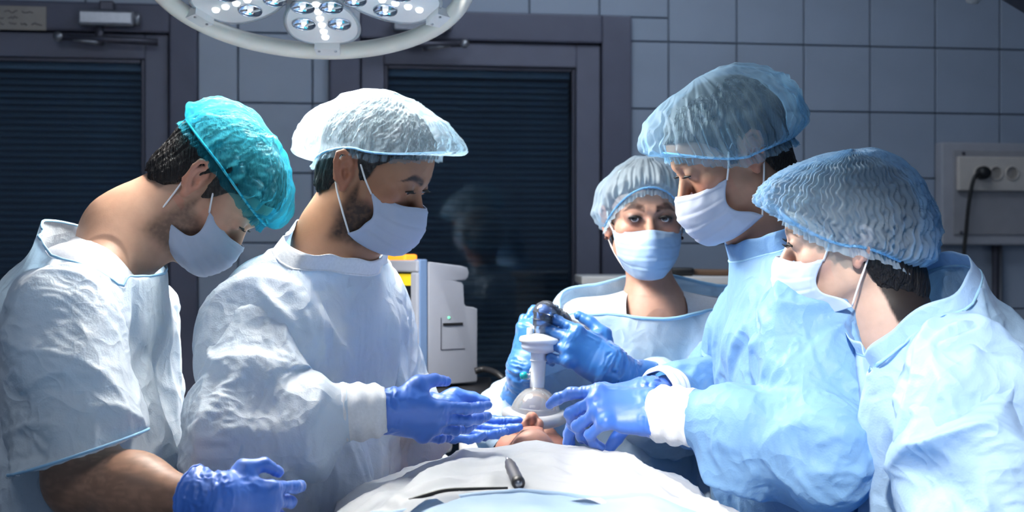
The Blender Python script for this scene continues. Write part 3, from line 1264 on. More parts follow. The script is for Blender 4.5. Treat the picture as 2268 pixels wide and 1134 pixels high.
MB().box((b[0] - .075, b[1] - .03, c0[2]), (b[0] - .005, b[1] + .03, c0[2] + .022), .008).build(t, 'head', M_BLACK, True)
MB().tube(crom([(b[0] - .02, b[1], c0[2] + .011), (b[0] + .05, b[1], c0[2] + .009), (b[0] + .14, b[1], c0[2] + .009)], 10), .009, 10).build(t, 'handle', plain('brown_handle', (.16, .09, .05), .5), True)
# steel stand between the two men on the right, at the bottom
b = P(1592, 1134, 3.0)
t = thing('steel_stand', 'grey steel column stand beside the cabinet', 'stand', (b[0], 3.0, 0))
MB().box((b[0] - .028, 2.97, .05), (b[0] + .028, 3.03, .95), .006).build(t, 'column', M_STEEL)
MB().box((b[0] - .15, 2.85, 0.0), (b[0] + .15, 3.15, .05), .01).build(t, 'base', M_DKSTEEL)
MB().box((b[0] - .05, 2.94, .95), (b[0] + .05, 3.06, .97), .004).build(t, 'top_plate', M_DKSTEEL)


# ================================================================ PEOPLE
M_EYE = attr_mat('eyeball', .12, .5)
M_LOOP = plain('ear_loop_elastic', (.82, .80, .80), .7)
M_MASK = cloth('mask_fabric', (.53, .59, .73), trans=.22, clear=0.0, crease=.22, cscale=16, cdist=.005)
M_MASKC = cloth('mask_fabric_pale_blue', (.58, .70, .88), trans=.22, clear=0.0, crease=.22, cscale=16, cdist=.005)
M_MASKB = cloth('mask_fabric_blue', (.40, .57, .80), trans=.22, clear=0.0, crease=.22, cscale=16, cdist=.005)
M_CUFF = plain('knit_cuff', (.82, .83, .86), .85, var=.04, scale=220, bump=.4)
M_LASH = plain('lashes', (.006, .005, .006), .6)
M_SHOE = plain('theatre_clog', (.75, .77, .80), .5)


def hair_mat(name, col):
    m, nt, lk, b = new_mat(name)
    b.inputs['Roughness'].default_value = .42
    b.inputs['Specular IOR Level'].default_value = .4
    bp, out = bump_noise(nt, lk, b, 28, 1.0, .006, 4, (9, 9, 1.2))
    cr = nt.new('ShaderNodeValToRGB')
    c = np.array(col)
    cr.color_ramp.elements[0].color = (*(c * .4), 1)
    cr.color_ramp.elements[1].color = (*(c * 1.7), 1)
    lk.new(out, cr.inputs['Fac'])
    lk.new(cr.outputs['Color'], b.inputs['Base Color'])
    return m


M_HAIR = hair_mat('dark_hair', (.010, .008, .008))
M_HAIRB = hair_mat('brown_hair', (.035, .022, .015))
M_HAIRG = hair_mat('greying_hair', (.06, .05, .05))


def glove_mat(name, col):
    m, nt, lk, b = new_mat(name)
    b.inputs['Base Color'].default_value = (*col, 1)
    b.inputs['Roughness'].default_value = .46
    b.inputs['Specular IOR Level'].default_value = .9
    b.inputs['Sheen Weight'].default_value = .7
    b.inputs['Sheen Roughness'].default_value = .4
    b.inputs['Sheen Tint'].default_value = (.75, .78, 1, 1)
    b.inputs['Subsurface Weight'].default_value = .08
    b.inputs['Subsurface Radius'].default_value = (.002, .004, .012)
    bump_noise(nt, lk, b, 30, .28, .0035, 4, (1.0, 1.0, 1.0))
    return m


M_GLOVE = glove_mat('nitrile_glove_blue', (.045, .18, .68))
M_GLOVE2 = glove_mat('nitrile_glove_azure', (.008, .14, .44))


def frame(heading, pitch, roll=0.0):
    h, p, r = math.radians(heading), math.radians(pitch), math.radians(roll)
    f0 = np.array([math.cos(h), math.sin(h), 0])
    z = np.array([0, 0, 1.0])
    rt_ = np.cross(f0, z)
    f = math.cos(p) * f0 - math.sin(p) * z
    u = math.sin(p) * f0 + math.cos(p) * z
    R_ = math.cos(r) * rt_ + math.sin(r) * u
    U_ = -math.sin(r) * rt_ + math.cos(r) * u
    return np.stack([R_, f, U_], 1)                         # columns: right, forward, up


def make_head(sp):
    """one continuous skin surface: skull, face, ears, neck, top of the chest (head-local coordinates)"""
    R_, O = sp['R'], sp['O']
    sz = sp.get('size', 1.0)
    loc = lambda p: R_.T @ (np.asarray(p) - O) / sz
    nb = loc(sp['neck'])
    pts = [loc(q) for q in sp.get('skin_pts', [])] + [nb]
    lo = np.array([-.105, -.125, -.135])
    hi = np.array([.105, .130, .140])
    for q in pts:
        lo = np.minimum(lo, q - .085)
        hi = np.maximum(hi, q + .085)
    v = Vol(lo, hi, sp.get('res', .0026))
    fem = sp.get('female', False)
    jw = .92 if fem else 1.0
    v.ell((0, -.012, .045), (.074, .096, .084))
    v.ell((0, .028, .045), (.064, .064, .060), .03)
    v.ell((0, .030, -.030), (.056, .054, .060), .03)
    for x in (-1, 1):
        v.cone((x * .046 * jw, .002, -.052), (x * .017, .066, -.092), .023, .017, .025)
        v.ell((x * .044, .052, -.012), (.020, .024, .016), .025)
    v.ell((0, .078, -.094), (.020 * jw, .017, .017), .02)
    v.ell((0, .030, -.068), (.044 * jw, .050, .036), .02)
    v.ell((0, .070, -.058), (.026, .026, .030), .02)
    # nose
    v.cone((0, .086, .012), (0, .108, -.024), .0085, .0105, .012)
    v.ell((0, .112, -.030), (.0105, .0105, .0098), .008)
    for x in (-1, 1):
        v.ell((x * .0125, .100, -.035), (.0088, .011, .009), .006)
        v.ell((x * .0065, .106, -.0435), (.0042, .0065, .0055), .002, sub=True)
        # brow
        v.cone((x * .010, .088, .031), (x * .046, .066, .029), .009 if not fem else .006, .008, .016)
        # eye socket and lids
        v.ell((x * .031, .099, .013), (.017, .014, .0115), .012, sub=True)
    v.ell((0, .094, -.061), (.022, .006, .0045), .004)
    v.ell((0, .092, -.071), (.019, .007, .0055), .004)
    op = sp.get('eye_open', .004)
    for x in (-1, 1):
        v.ell((x * .031, .0775, .013), (.0162, .0146, .0134), .006)
        v.ell((x * .031, .0935, .013 - .006 + op * .9), (.0128, .008, op), .0012, sub=True)
    # neck
    a0 = np.array([0, -.022, -.015])
    nr = sp.get('neck_r', .054)
    v.cone(a0, a0 + (nb - a0) * .62, .060 if not fem else .050, nr, .03)
    v.cone(a0 + (nb - a0) * .55, nb, nr, nr * 1.08, .02)
    for q in sp.get('skin_pts', []):
        v.cone(nb, loc(q), .050, sp.get('skin_pr', .030), .06)
    # ears
    for x in (-1, 1):
        o = np.array([x * .0715, -.006, .000])
        eb = unit((x * .42, -.90, .02))
        eu = unit((x * .08, -.16, .98))
        eo = unit(np.cross(eb, eu)) * (1 if np.cross(eb, eu)[0] * x > 0 else -1)
        E = lambda a, b, c=0.0: o + eb * a + eu * b + eo * c
        Rm_ = np.stack([eb, eu, eo], 1)
        v.ell(E(.015, .005), (.0155, .028, .0036), .003, R=Rm_)
        v.ell(E(.006, -.004, -.004), (.014, .022, .010), .006, R=Rm_)
        v.ell(E(.012, -.003, .006), (.0080, .0115, .0065), .002, sub=True, R=Rm_)
        hx = [(.004, .006), (.002, .020), (.009, .031), (.020, .034), (.029, .027), (.031, .012), (.027, -.003), (.019, -.017), (.011, -.026)]
        for (p, q) in zip(hx[:-1], hx[1:]):
            v.cone(E(*p, .003), E(*q, .003), .0042, .0042, .0015)
        ah = [(.013, .024), (.021, .014), (.020, -.002), (.012, -.014)]
        for (p, q) in zip(ah[:-1], ah[1:]):
            v.cone(E(*p, .0035), E(*q, .0035), .0032, .0032, .002)
        v.ell(E(.009, -.026, .002), (.0075, .009, .0045), .004, R=Rm_)
        v.ell(E(.001, -.003, .004), (.004, .006, .004), .003, R=Rm_)
    V, F = v.mesh()
    V = smooth(V, F, 1, .5)
    # colouring of the skin
    base = np.array(sp['skin'])
    c = np.tile(base, (len(V), 1))
    x, y, z = V.T
    ax = np.abs(x)
    red = np.clip(np.exp(-((ax - .045) ** 2 + (z + .02) ** 2) / .0006) * (y > .03) + np.exp(-(x ** 2 + (z + .03) ** 2) / .0003) * (y > .09)
                  + (ax > .072) * (np.abs(z) < .05) * 1.0, 0, 1)
    c *= (1 - .18 * red[:, None] * np.array([-.35, .8, .8]))
    n1 = fbm(V * 45, 3)
    lip = np.exp(-((x / .024) ** 2 + ((z + .066) / .011) ** 2) ** 2) * (y > .086)
    c = c * (1 - .6 * lip[:, None]) + .6 * lip[:, None] * base * np.array([.95, .55, .55])
    bd = sp.get('beard', 0)
    if bd:
        line = np.interp(y, [-.02, .0, .02, .05, .09], [-.01, .02, -.030, -.040, -.045])
        w_ = sstep(.012, -.012, z - line + .006 * n1) * sstep(-.012, .008, y - .25 * (z + .05)) * sstep(-.122, -.098, z + .25 * np.clip(.03 - y, 0, 1)) * sstep(-.012, .014, y)
        w_ = np.clip(w_ * (.92 + .22 * fbm(V * 190, 5)), 0, 1) * bd
        c = c * (1 - w_[:, None]) + w_[:, None] * np.array(sp.get('beard_col', (.03, .02, .018)))
    bz = .031 + .007 * sstep(.008, .034, ax) - .012 * sstep(.034, .056, ax) + sp.get('brow_dz', 0)
    th_ = (.0054 if not fem else .0062) * sstep(.056, .030, ax) + .0012
    w_ = np.exp(-((z - bz) / th_) ** 4) * sstep(.009, .014, ax) * sstep(.057, .050, ax) * (y > .045)
    w_ = np.clip(w_ * (.9 + .35 * fbm(V * np.array([60, 60, 240]), 8)), 0, 1) * sp.get('brow_w', .93)
    c = c * (1 - w_[:, None]) + w_[:, None] * np.array(sp.get('brow_col', (.02, .014, .012)))
    eyed = np.sqrt(((ax - .0315) / .0195) ** 2 + ((z - .0140) / .0110) ** 2)
    w_ = np.exp(-eyed ** 4) * (y > .07) * sp.get('makeup', .25)
    c = c * (1 - w_[:, None]) + w_[:, None] * np.array([.05, .03, .035])
    hl = np.interp(y, HLY, sp.get('hairline', HLZ))
    w_ = sstep(-.004, .012, z - hl + .004 * n1) * (ax < .082)
    w_ *= np.where(ax > .071, sstep(.03, .05, z), 1)
    c = c * (1 - w_[:, None]) + w_[:, None] * np.array(sp.get('hair_col', (.02, .015, .014)))
    nostril_shade = np.exp(-((ax - .0065) ** 2 + (z + .040) ** 2) / .00002) * (y > .092)  # shade inside the nostrils, painted into the skin colour
    c = c * (1 - .75 * nostril_shade[:, None])
    return V, F, np.clip(c, 0, 1)


HLY = [-.11, -.06, -.040, -.020, -.004, .012, .022, .034, .055, .10]
HLZ = [-.055, -.060, -.045, .010, .045, -.005, .000, .035, .058, .078]


def make_hair(sp):
    v = Vol((-.1, -.15, -.17), (.1, .12, .15), .0032)
    g = sp.get('hair_thick', .006)
    v.ell((0, -.012, .045), (.074 + g, .096 + g, .084 + g))
    v.ell((0, .028, .045), (.064 + g * .8, .062 + g * .8, .060 + g), .03)
    v.ell((0, -.045, -.03), (.056 + g, .046 + g, .055 + g), .03)
    for (c_, r_) in sp.get('nape', []):
        v.ell(c_, r_, .02)
    V, F = v.mesh()
    hz_ = sp.get('hairline', HLZ)
    gfun = lambda p: p[:, 2] - np.interp(p[:, 1], HLY, hz_) + .002 * vnoise(p * 90, 2)
    V, F = cut(V, F, gfun)
    N = vnormals(V, F)
    cl = np.array([1, 1, .16])
    V = V + N * (.0028 * fbm(V * 130 * cl, 4))[:, None]
    return V, F


def make_cap(sp):
    cp = sp['cap']
    nt_, nph = cp.get('nt', 300), 64
    th_ = np.linspace(0, 2 * math.pi, nt_, endpoint=False)
    ct, st = np.sin(th_), np.cos(th_)                        # st=1 at the front
    zf, ze, zn = cp['band']
    zb = np.where(st > 0, ze + (zf - ze) * np.abs(st) ** 1.4, ze + (zn - ze) * np.abs(st) ** 1.4)
    rx, ry = cp.get('rx', .083), cp.get('ry', .106)
    yc = -.006
    bx_, by_ = rx * ct, ry * st + yc
    # lower nape is narrower
    nar = np.clip((.02 - zb) / .10, 0, 1) * .16
    bx_ = bx_ * (1 - nar * (st < 0))
    by_ = by_ * (1 - nar * .9 * (st < 0))
    apex = np.array(cp.get('apex', (0, -.02, .150)))
    pf, pb, ps = cp.get('puff', (.16, .30, .22))             # bulge at front, back, sides
    puff = np.where(st > 0, ps + (pf - ps) * st ** 2, ps + (pb - ps) * st ** 2)
    V = []
    rows = [-.14, -.07] + list(np.linspace(0, 1, nph) ** 1.05)
    seed = cp.get('seed', 1)
    bag = np.array(cp.get('bag', (0, 0, 0)))
    npl = cp.get('pleats', 46)
    rough_ = cp.get('crumple', 1.0)
    phn = fbm(np.stack([ct * 2.2, st * 2.2, np.zeros(nt_)], 1), seed) * 2.5
    for s in rows:
        if s < 0:                                            # ruffle below the elastic
            k = -s / .14
            fl = .0035 * np.sin(th_ * 60 + phn * 3) * k
            x = bx_ * (1 + .03 * k) + ct * fl
            y = by_ + st * (.003 * k + fl)
            z = zb - .016 * k + .002 * np.sin(th_ * 23 + phn)
        else:
            ph = s * math.pi / 2
            cr = math.cos(ph) ** .72
            bul = math.sin(min(ph * 1.25, math.pi / 2) * 2) ** .8 if ph * 1.25 < math.pi / 2 else 0.0
            bul = max(0.0, math.sin(math.pi * min(1.0, s ** .62))) ** .75
            f = cr * (1 + puff * bul)
            x = apex[0] + (bx_ - apex[0]) * f
            y = apex[1] + (by_ - apex[1]) * f
            z = zb + (apex[2] - zb) * math.sin(ph) ** 1.05
            wb = bul * np.clip(-st * .75 + .35, 0, 1) ** 1.5
            x, y, z = x + bag[0] * wb, y + bag[1] * wb, z + bag[2] * wb
            p3 = np.stack([x, y, z], 1)
            fade = sstep(0, .06, np.array([s]))[0] * (1 - .35 * s)
            pl = np.sin(th_ * npl + phn * 2.5 + 1.4 * fbm(p3 * 30, seed + 3))
            big = np.sin(th_ * npl * .37 + phn * 3 + 4 * s)
            d = (.0032 * pl * (1.3 * math.exp(-4.5 * s) + .25 * (1 - s) ** 2) + .0045 * big * fade * (1 - s) ** 1.5) * rough_
            d = d + (.0075 * ridged(p3 * 13 + .5 * fbm(p3 * 20, seed)[:, None], seed + 5) + .0034 * ridged(p3 * 34, seed + 6)) * rough_ * fade
            z_ = cp.get('zigzag', 0)
            if z_:
                d = d + z_ * np.sin(th_ * 74 + 3.0 * vnoise(p3 * 55, seed + 9) + 2.2 * np.sin(s * 46 + 2 * phn)) * fade
            cgrid = p3 - np.array([0, -.02, .04])
            nn = cgrid / np.linalg.norm(cgrid, axis=1, keepdims=True)
            p3 = p3 + nn * d[:, None]
            x, y, z = p3.T
            if s == 0:
                x, y = x * .995, y * .995
        V.append(np.stack([x, y, z], 1))
    nr = len(rows)
    V = np.concatenate(V)
    i = np.arange(nr - 1)[:, None] * nt_
    k = np.arange(nt_)[None, :]
    k2 = (k + 1) % nt_
    F = np.stack([i + k, i + k2, i + nt_ + k2, i + nt_ + k], -1).reshape(-1, 4)
    band = np.stack([bx_ * 1.012, by_ * 1.0 + .0012 * st, zb], 1)
    return V, F, band


def make_mask(sp):
    """pleated face mask, control net for half the face, mirrored"""
    mk = sp.get('mask', {})
    dz = mk.get('dz', 0.0)
    w_ = mk.get('w', 1.0)
    rows = [
        [(0, .1165, -.008), (.016, .107, -.010), (.040, .088, -.014), (.062, .058, -.013), (.070, .040, -.012)],
        [(0, .126, -.030), (.018, .118, -.031), (.043, .096, -.033), (.060, .070, -.031), (.068, .052, -.030)],
        [(0, .128, -.055), (.019, .121, -.056), (.044, .098, -.056), (.060, .073, -.052), (.066, .058, -.049)],
        [(0, .122, -.080), (.019, .116, -.080), (.042, .095, -.078), (.058, .068, -.072), (.067, .050, -.066)],
        [(0, .107, -.101), (.018, .102, -.101), (.039, .084, -.099), (.057, .056, -.092), (.070, .032, -.080)],
        [(0, .086, -.111), (.017, .082, -.111), (.036, .067, -.110), (.055, .043, -.104), (.073, .018, -.094)],
    ]
    A = np.array(rows)
    A[:, :, 0] *= w_
    ext = mk.get('corner', 0.0)
    A[4:, 4, 1] -= ext
    for r_, k_t in enumerate(mk.get('taper', ())):
        A[r_, :, 0] *= k_t
    full = np.concatenate([A[:, :0:-1] * np.array([-1, 1, 1]), A], 1)      # 6 x 9
    nu, nv = 61, 49
    U = np.stack([crom(r, nu) for r in full])                              # 6 x nu
    G = np.stack([crom(U[:, i], nv) for i in range(nu)], 1)                # nv x nu
    vv = np.linspace(0, 1, nv)[:, None]
    uu = np.linspace(-1, 1, nu)[None, :]
    pleat = np.zeros((nv, nu))
    for c_ in (.30, .48, .66):
        pleat += .0011 * np.exp(-np.clip((vv - c_) / .055, 0, None) ** 2) * (vv >= c_) - .0007 * np.exp(-((vv - c_ + .02) / .015) ** 2)
    pleat = pleat * (1 - .5 * np.abs(uu) ** 3)
    q = G.reshape(-1, 3)
    cr = .0042 * ridged(q * np.array([20, 20, 22]), sp.get('seed', 1) + 11).reshape(nv, nu) * .7 + .0016 * ridged(q * 60, sp.get('seed', 1)).reshape(nv, nu) * .6
    edge = np.minimum(1, np.minimum(vv, 1 - vv) / .10) * np.minimum(1, (1 - np.abs(uu)) / .12)
    seam = .0016 * np.exp(-((vv - .055) / .012) ** 2) + .0014 * np.exp(-((np.abs(uu) - .955) / .012) ** 2)
    du = np.gradient(G, axis=1)
    dv = np.gradient(G, axis=0)
    N = np.cross(du, dv)
    N /= np.linalg.norm(N, axis=2, keepdims=True)
    if N[nv // 2, nu // 2, 1] < 0:
        N = -N
    G = G + N * ((pleat + cr) * edge + seam - .0)[:, :, None]
    G[:, :, 2] += dz
    V = G.reshape(-1, 3)
    i = np.arange(nv - 1)[:, None] * nu
    k = np.arange(nu - 1)[None, :]
    F = np.stack([i + k, i + nu + k, i + nu + k + 1, i + k + 1], -1).reshape(-1, 4)
    loops = []
    for sx in (-1, 1):
        col = 0 if sx < 0 else nu - 1
        t_, b_ = G[1, col], G[nv - 2, col]
        hi_ = mk.get('loop_hi', (.080, -.006, .033))
        hx_ = hi_[1]
        loops.append([t_, (t_ + np.array([sx * .079, hx_ + .012, .026])) * .5 + [sx * .003, 0, 0], np.array([sx * .0785, hx_ + .012, .026]), np.array([sx * .0765, -.012, .040]),
                      np.array([sx * .0745, -.030, .030]), np.array([sx * .0735, -.036, .004]), np.array([sx * .0745, -.024, -.026]),
                      (b_ + np.array([sx * .0745, -.022, -.026])) * .5 + [sx * .004, 0, 0], b_])
    return V, F, loops


FING = {'index': (.030, .098, (.044, .026, .022), .0092), 'middle': (.009, .103, (.049, .030, .023), .0095),
        'ring': (-.012, .097, (.045, .028, .023), .0090), 'pinky': (-.031, .086, (.034, .021, .020), .0080)}


def make_hand(W, Fd, D, right, curls, spread=None, thumb=None, scale=1.0, arm=None, cuff=.055, res=.0022, seed=1, cuff_flare=.0, wr=.030):
    """gloved hand: palm, five jointed fingers, glove cuff running up the wrist (world coordinates)"""
    ey = unit(Fd)
    ez = unit(np.asarray(D) - ey * (ey @ np.asarray(D)))
    ex = np.cross(ey, ez) * (-1 if right else 1)
    L = lambda x, y, z: np.asarray(W) + scale * (ex * x + ey * y + ez * z)
    segs = []
    for f in ('index', 'middle', 'ring', 'pinky'):
        x, y, ln, r = FING[f]
        c = curls[f]
        sp_ = math.radians((spread or {}).get(f, {'index': 4, 'middle': 0, 'ring': -4, 'pinky': -9}[f]))
        p = np.array([x, y, .000])
        ang_ = 0.0
        pts, rad = [p], [r * 1.10]
        for k in range(3):
            ang_ += math.radians(c[k])
            d = np.array([math.sin(sp_) * math.cos(ang_), math.cos(sp_) * math.cos(ang_), -math.sin(ang_)])
            p = p + d * ln[k]
            pts.append(p)
            rad.append(r * (1.0, .93, .80)[k])
        segs.append((pts, rad))
    tb = thumb or [(.55, .75, -.35), (.35, .92, -.20), (.15, .98, -.15)]
    p = np.array([.022, .022, -.010])
    pts, rad = [p], [.0150]
    for k, (d, ln) in enumerate(zip(tb, (.044, .034, .027))):
        p = p + unit(d) * ln
        pts.append(p)
        rad.append((.0128, .0112, .0088)[k])
    tseg = (pts, rad)
    allp = np.array([L(*q) for s_, _ in segs + [tseg] for q in s_])
    ad = unit(arm) if arm is not None else -ey
    cpt = np.asarray(W) + ad * cuff * scale
    allp = np.vstack([allp, [cpt, np.asarray(W)]])
    v = Vol(allp.min(0) - .05, allp.max(0) + .05, res)
    fl = (ez, .72)
    v.cone(L(.014, .02, 0), L(.022, .088, .0), .026 * scale, .0165 * scale, .0, flat=fl)
    v.cone(L(-.012, .02, 0), L(-.022, .078, .0), .024 * scale, .0155 * scale, .018, flat=fl)
    v.cone(L(.0, .02, .002), L(.0, .092, .002), .022 * scale, .0175 * scale, .018, flat=fl)
    v.cone(L(.020, .090, 0), L(-.024, .082, 0), .0135 * scale, .0125 * scale, .010)
    v.cone(L(.018, .02, -.008), L(.030, .050, -.014), .017 * scale, .015 * scale, .014)     # thumb mound
    v.cone(L(-.022, .02, -.006), L(-.026, .055, -.006), .014 * scale, .012 * scale, .012)
    v.cone(L(0, .012, 0), cpt, wr * scale, wr * 1.08 * scale, .016, flat=(ez, .82))
    for pts, rad in segs:
        mc = pts[0]
        v.ell(L(mc[0], mc[1] - .002, .005), (.011 * scale,) * 3, .008)
        for k in range(3):
            v.cone(L(*pts[k]), L(*pts[k + 1]), rad[k] * scale, rad[k + 1] * scale, .0035 if k else .006)
            if k:
                v.ell(L(*pts[k]), (rad[k] * 1.08 * scale,) * 3, .002)
    for k in range(3):
        v.cone(L(*tseg[0][k]), L(*tseg[0][k + 1]), tseg[1][k] * scale, tseg[1][k + 1] * scale, .008 if k == 0 else .003)
    v.cone(L(*tseg[0][1]), L(.028, .070, -.004), .010 * scale, .011 * scale, .014)           # web of the thumb
    V, F = v.mesh()
    V = smooth(V, F, 2, .5)
    V, F = cut(V, F, lambda p: -((p - cpt) @ ad))
    N = vnormals(V, F)
    q = V - np.asarray(W)
    ty = q @ ey / scale
    tx = q @ ex / scale
    tz = q @ ez / scale
    lc = np.stack([tx, ty, tz], 1)
    # stretched folds at wrist, fine folds at knuckles and thumb root
    wrk = np.exp(-((ty + .005) / .035) ** 2)
    d = .0032 * wrk * ridged(lc * np.array([16, 150, 16]) + fbm(lc * 30, seed)[:, None] * 1.2, seed + 2)
    d += .0011 * ridged(lc * np.array([60, 190, 60]), seed + 4) * sstep(.07, .12, ty)
    d += .0011 * ridged(lc * np.array([130, 60, 60]), seed + 5) * np.exp(-((tx - .035) / .02) ** 2 - ((ty - .06) / .03) ** 2)
    tc_ = np.clip(-(q @ -ad) / (cuff * scale), 0, 1)
    d += cuff_flare * sstep(.5, 1.0, (q @ ad) / (cuff * scale)) * (1 + .35 * vnoise(lc * 40, seed))
    V = V + N * d[:, None]
    lp = boundary_loops(F)
    loop = V[max(lp, key=len)] if lp else None
    return V, F, loop


def ring_tube(loop, r):
    lp = loop.copy()
    for _ in range(3):
        lp = .5 * lp + .25 * (np.roll(lp, 1, 0) + np.roll(lp, -1, 0))
    return MB().tube(lp[::2] if len(lp) > 40 else lp, r, 8, closed=True)


def vol_from(prims, h, grow=0.0, pad=.06):
    pts = np.array([p for c in prims for p in (c[0], c[1])])
    m = max(max(c[2], c[3]) for c in prims) + pad
    v = Vol(pts.min(0) - m, pts.max(0) + m, h)
    for c in prims:
        v.cone(c[0], c[1], c[2] + grow, c[3] + grow, c[4], pad=.05, flat=c[5] if len(c) > 5 else None)
    return v


def make_person(sp):
    O = np.asarray(sp['O'], float)
    sp['O'] = O
    sp['R'] = frame(*sp['face'])
    R_ = sp['R']
    sz = sp.get('size', 1.0)
    W_ = lambda V: (V * sz) @ R_.T + O
    nb = np.asarray(sp['neck'], float)
    SR, SL, HR, HL = (np.asarray(sp[k], float) for k in ('SR', 'SL', 'HR', 'HL'))
    foot = .5 * (HR + HL)
    base = np.array([foot[0], foot[1], 0.0])
    # ---- skin
    V, F, c = make_head(sp)
    V = W_(V)
    extra = sp.get('skin_arm')
    if extra:
        v = Vol(np.min([p for a in extra for p in a[:2]], 0) - .09, np.max([p for a in extra for p in a[:2]], 0) + .09, .0045)
        for a in extra:
            v.cone(a[0], a[1], a[2], a[3], .03)
        V2, F2 = v.mesh()
        V2 = smooth(V2, F2, 2)
        c2 = np.tile(np.array(sp['skin']) * np.array([.92, .86, .82]), (len(V2), 1))
        hr = np.clip(ridged(V2 * np.array([60, 60, 260]), 3) * .6 + .1, 0, .45)
        c2 = c2 * (1 - hr[:, None] * .5)
        F = np.vstack([F, F2 + len(V)])
        V = np.vstack([V, V2])
        c = np.vstack([c, c2])
    me = mkmesh('person', V, F, True, c, base)
    t = link('person', me, sp['skin_mat'], None, base)
    setm(t, label=sp['label'], category='person')
    BASE[t.name] = base
    # ---- eyes
    gz = unit(sp.get('gaze', (0, 1, -.25)))
    eyes = []
    for x in (-1, 1):
        cen = np.array([x * .031, .0775, .013])
        nu_, nv_ = 40, 30
        a = np.linspace(0, 2 * math.pi, nu_, endpoint=False)
        b = np.linspace(0, math.pi, nv_)
        up_ = np.array([0, 0, 1.0])
        e1 = unit(np.cross(up_, gz))
        e2 = np.cross(gz, e1)
        S = np.array([[math.cos(q) * gz + math.sin(q) * (math.cos(p) * e1 + math.sin(p) * e2) for p in a] for q in b]).reshape(-1, 3)
        th_ = np.repeat(b, nu_)
        col_ = np.where((th_ < .20)[:, None], (.004, .004, .005), np.where((th_ < .50)[:, None], sp.get('iris', (.03, .018, .012)), (.62, .60, .62)))
        col_ = np.where(((th_ > .45) & (th_ < .52))[:, None], np.array([.02, .015, .015]), col_)
        i = np.arange(nv_ - 1)[:, None] * nu_
        k = np.arange(nu_)[None, :]
        Fe = np.stack([i + k, i + nu_ + k, i + nu_ + (k + 1) % nu_, i + (k + 1) % nu_], -1).reshape(-1, 4)
        part(t, 'eye', W_(cen + S * .0126), Fe, M_EYE, True, col_)
        op = sp.get('eye_open', .004)
        zc = .013 - .006 + op * .9
        l = MB()
        aa = np.linspace(-.95, .95, 15)
        pts = []
        for q in aa:
            xx = cen[0] + .0135 * q
            zz = zc + op * math.sqrt(max(0, 1 - q * q)) * 1.0 + .0006
            yy = .0775 + math.sqrt(max(1e-6, .0152 ** 2 - (xx - cen[0]) ** 2 * .9 - (zz - .013) ** 2)) + .0006
            pts.append((xx, yy, zz))
        pts = W_(np.array(pts))
        l.tube(pts, [(.0009 + .0010 * (1 - abs(q))) * (1.7 if sp.get('female') else 1.1) for q in aa], 6)
        lash_l = sp.get('lash', .004)
        dn = -.35 * R_[:, 2] + R_[:, 1]
        for p in pts[1:-1:1]:
            l.tube([p, p + lash_l * unit(dn + .5 * (p - pts[7]) / .0135), p + lash_l * 1.5 * unit(dn + .5 * (p - pts[7]) / .0135 + .5 * R_[:, 2])], [.00055, .0004, .0001], 4)
        l.build(t, 'eyelashes', M_LASH, True)
    # ---- hair
    V, F = make_hair(sp)
    part(t, 'hair', W_(V), F, sp.get('hair_mat', M_HAIR))
    # ---- cap
    V, F, band = make_cap(sp)
    cap = part(t, 'cap', W_(V), F, sp['cap_mat'], label=sp.get('cap_label'))
    MB().tube(W_(band), .0022, 6, closed=True).build(t, 'elastic_band', sp['band_mat'], True, parent=cap)
    # ---- mask
    V, F, loops = make_mask(sp)
    mk = part(t, 'face_mask', W_(V), F, sp.get('mask_mat', M_MASK), label=sp.get('mask_label'))
    sm_ = mk.modifiers.new('thickness', 'SOLIDIFY')
    sm_.thickness = .0012
    for l in loops:
        MB().tube(W_(crom(l, 40)), .0016, 8).build(t, 'ear_loop', M_LOOP, True, parent=mk)
    # ---- body under the gown (theatre clothes) down to the floor
    tr = sp.get('torso_r', (.105, .125, .135))
    ch = lambda a, b, f: a + (b - a) * f
    mid = .5 * (SR + SL)
    cR, cL = ch(SR, mid, .38), ch(SL, mid, .38)
    dn = np.array([0, 0, -1.0])
    wR, wL = ch(cR, HR, .55), ch(cL, HL, .55)
    feet = []
    fwd = unit(np.cross(np.array([0, 0, 1.0]), SR - SL)) * -1
    fwd = unit(np.array([fwd[0], fwd[1], 0]))
    if fwd @ R_[:, 1] < 0:
        fwd = -fwd
    body = [(SR, SL, .060, .060, .03), (cR + dn * .05, wR, tr[0], tr[1], .06), (cL + dn * .05, wL, tr[0], tr[1], .06), (wR, HR, tr[1], tr[2], .06), (wL, HL, tr[1], tr[2], .06),
            (nb, mid, sp.get('scrub_neck', .05), sp.get('scrub_neck', .05) + .015, .05)]
    arms = sp['arms']
    for a in arms:
        S, E, Wp = (np.asarray(a[k], float) for k in ('S', 'E', 'W'))
        body += [(S, E, .052, .044, .03)]
        if not a.get('short'):
            body += [(E, ch(E, Wp, .72), .040, .026, .02)]
    legs = []
    for Hh in (HR, HL):
        Hc = ch(Hh, foot, .25)
        K = np.array([Hc[0], Hc[1], .48]) + fwd * .02
        A = np.array([Hc[0], Hc[1], .10])
        legs += [(Hc + dn * .02, K, .095, .072, .03), (K, A, .070, .058, .02)]
        feet.append(A)
    bv = vol_from(body + legs, .012)
    Vb, Fb = bv.mesh()
    Vb = smooth(Vb, Fb, 1)
    if sp.get('scrub_cut') is not None:
        Vb, Fb = cut(Vb, Fb, sp['scrub_cut'])
    scm = sp.get('scrub_mat', M_SCRUB)
    o = part(t, 'scrubs', Vb, Fb, scm)
    if isinstance(scm, (list, tuple)):                        # pale top, darker trousers
        o.data.polygons.foreach_set('material_index', (Vb[Fb].mean(1)[:, 2] < .93).astype(np.int32))
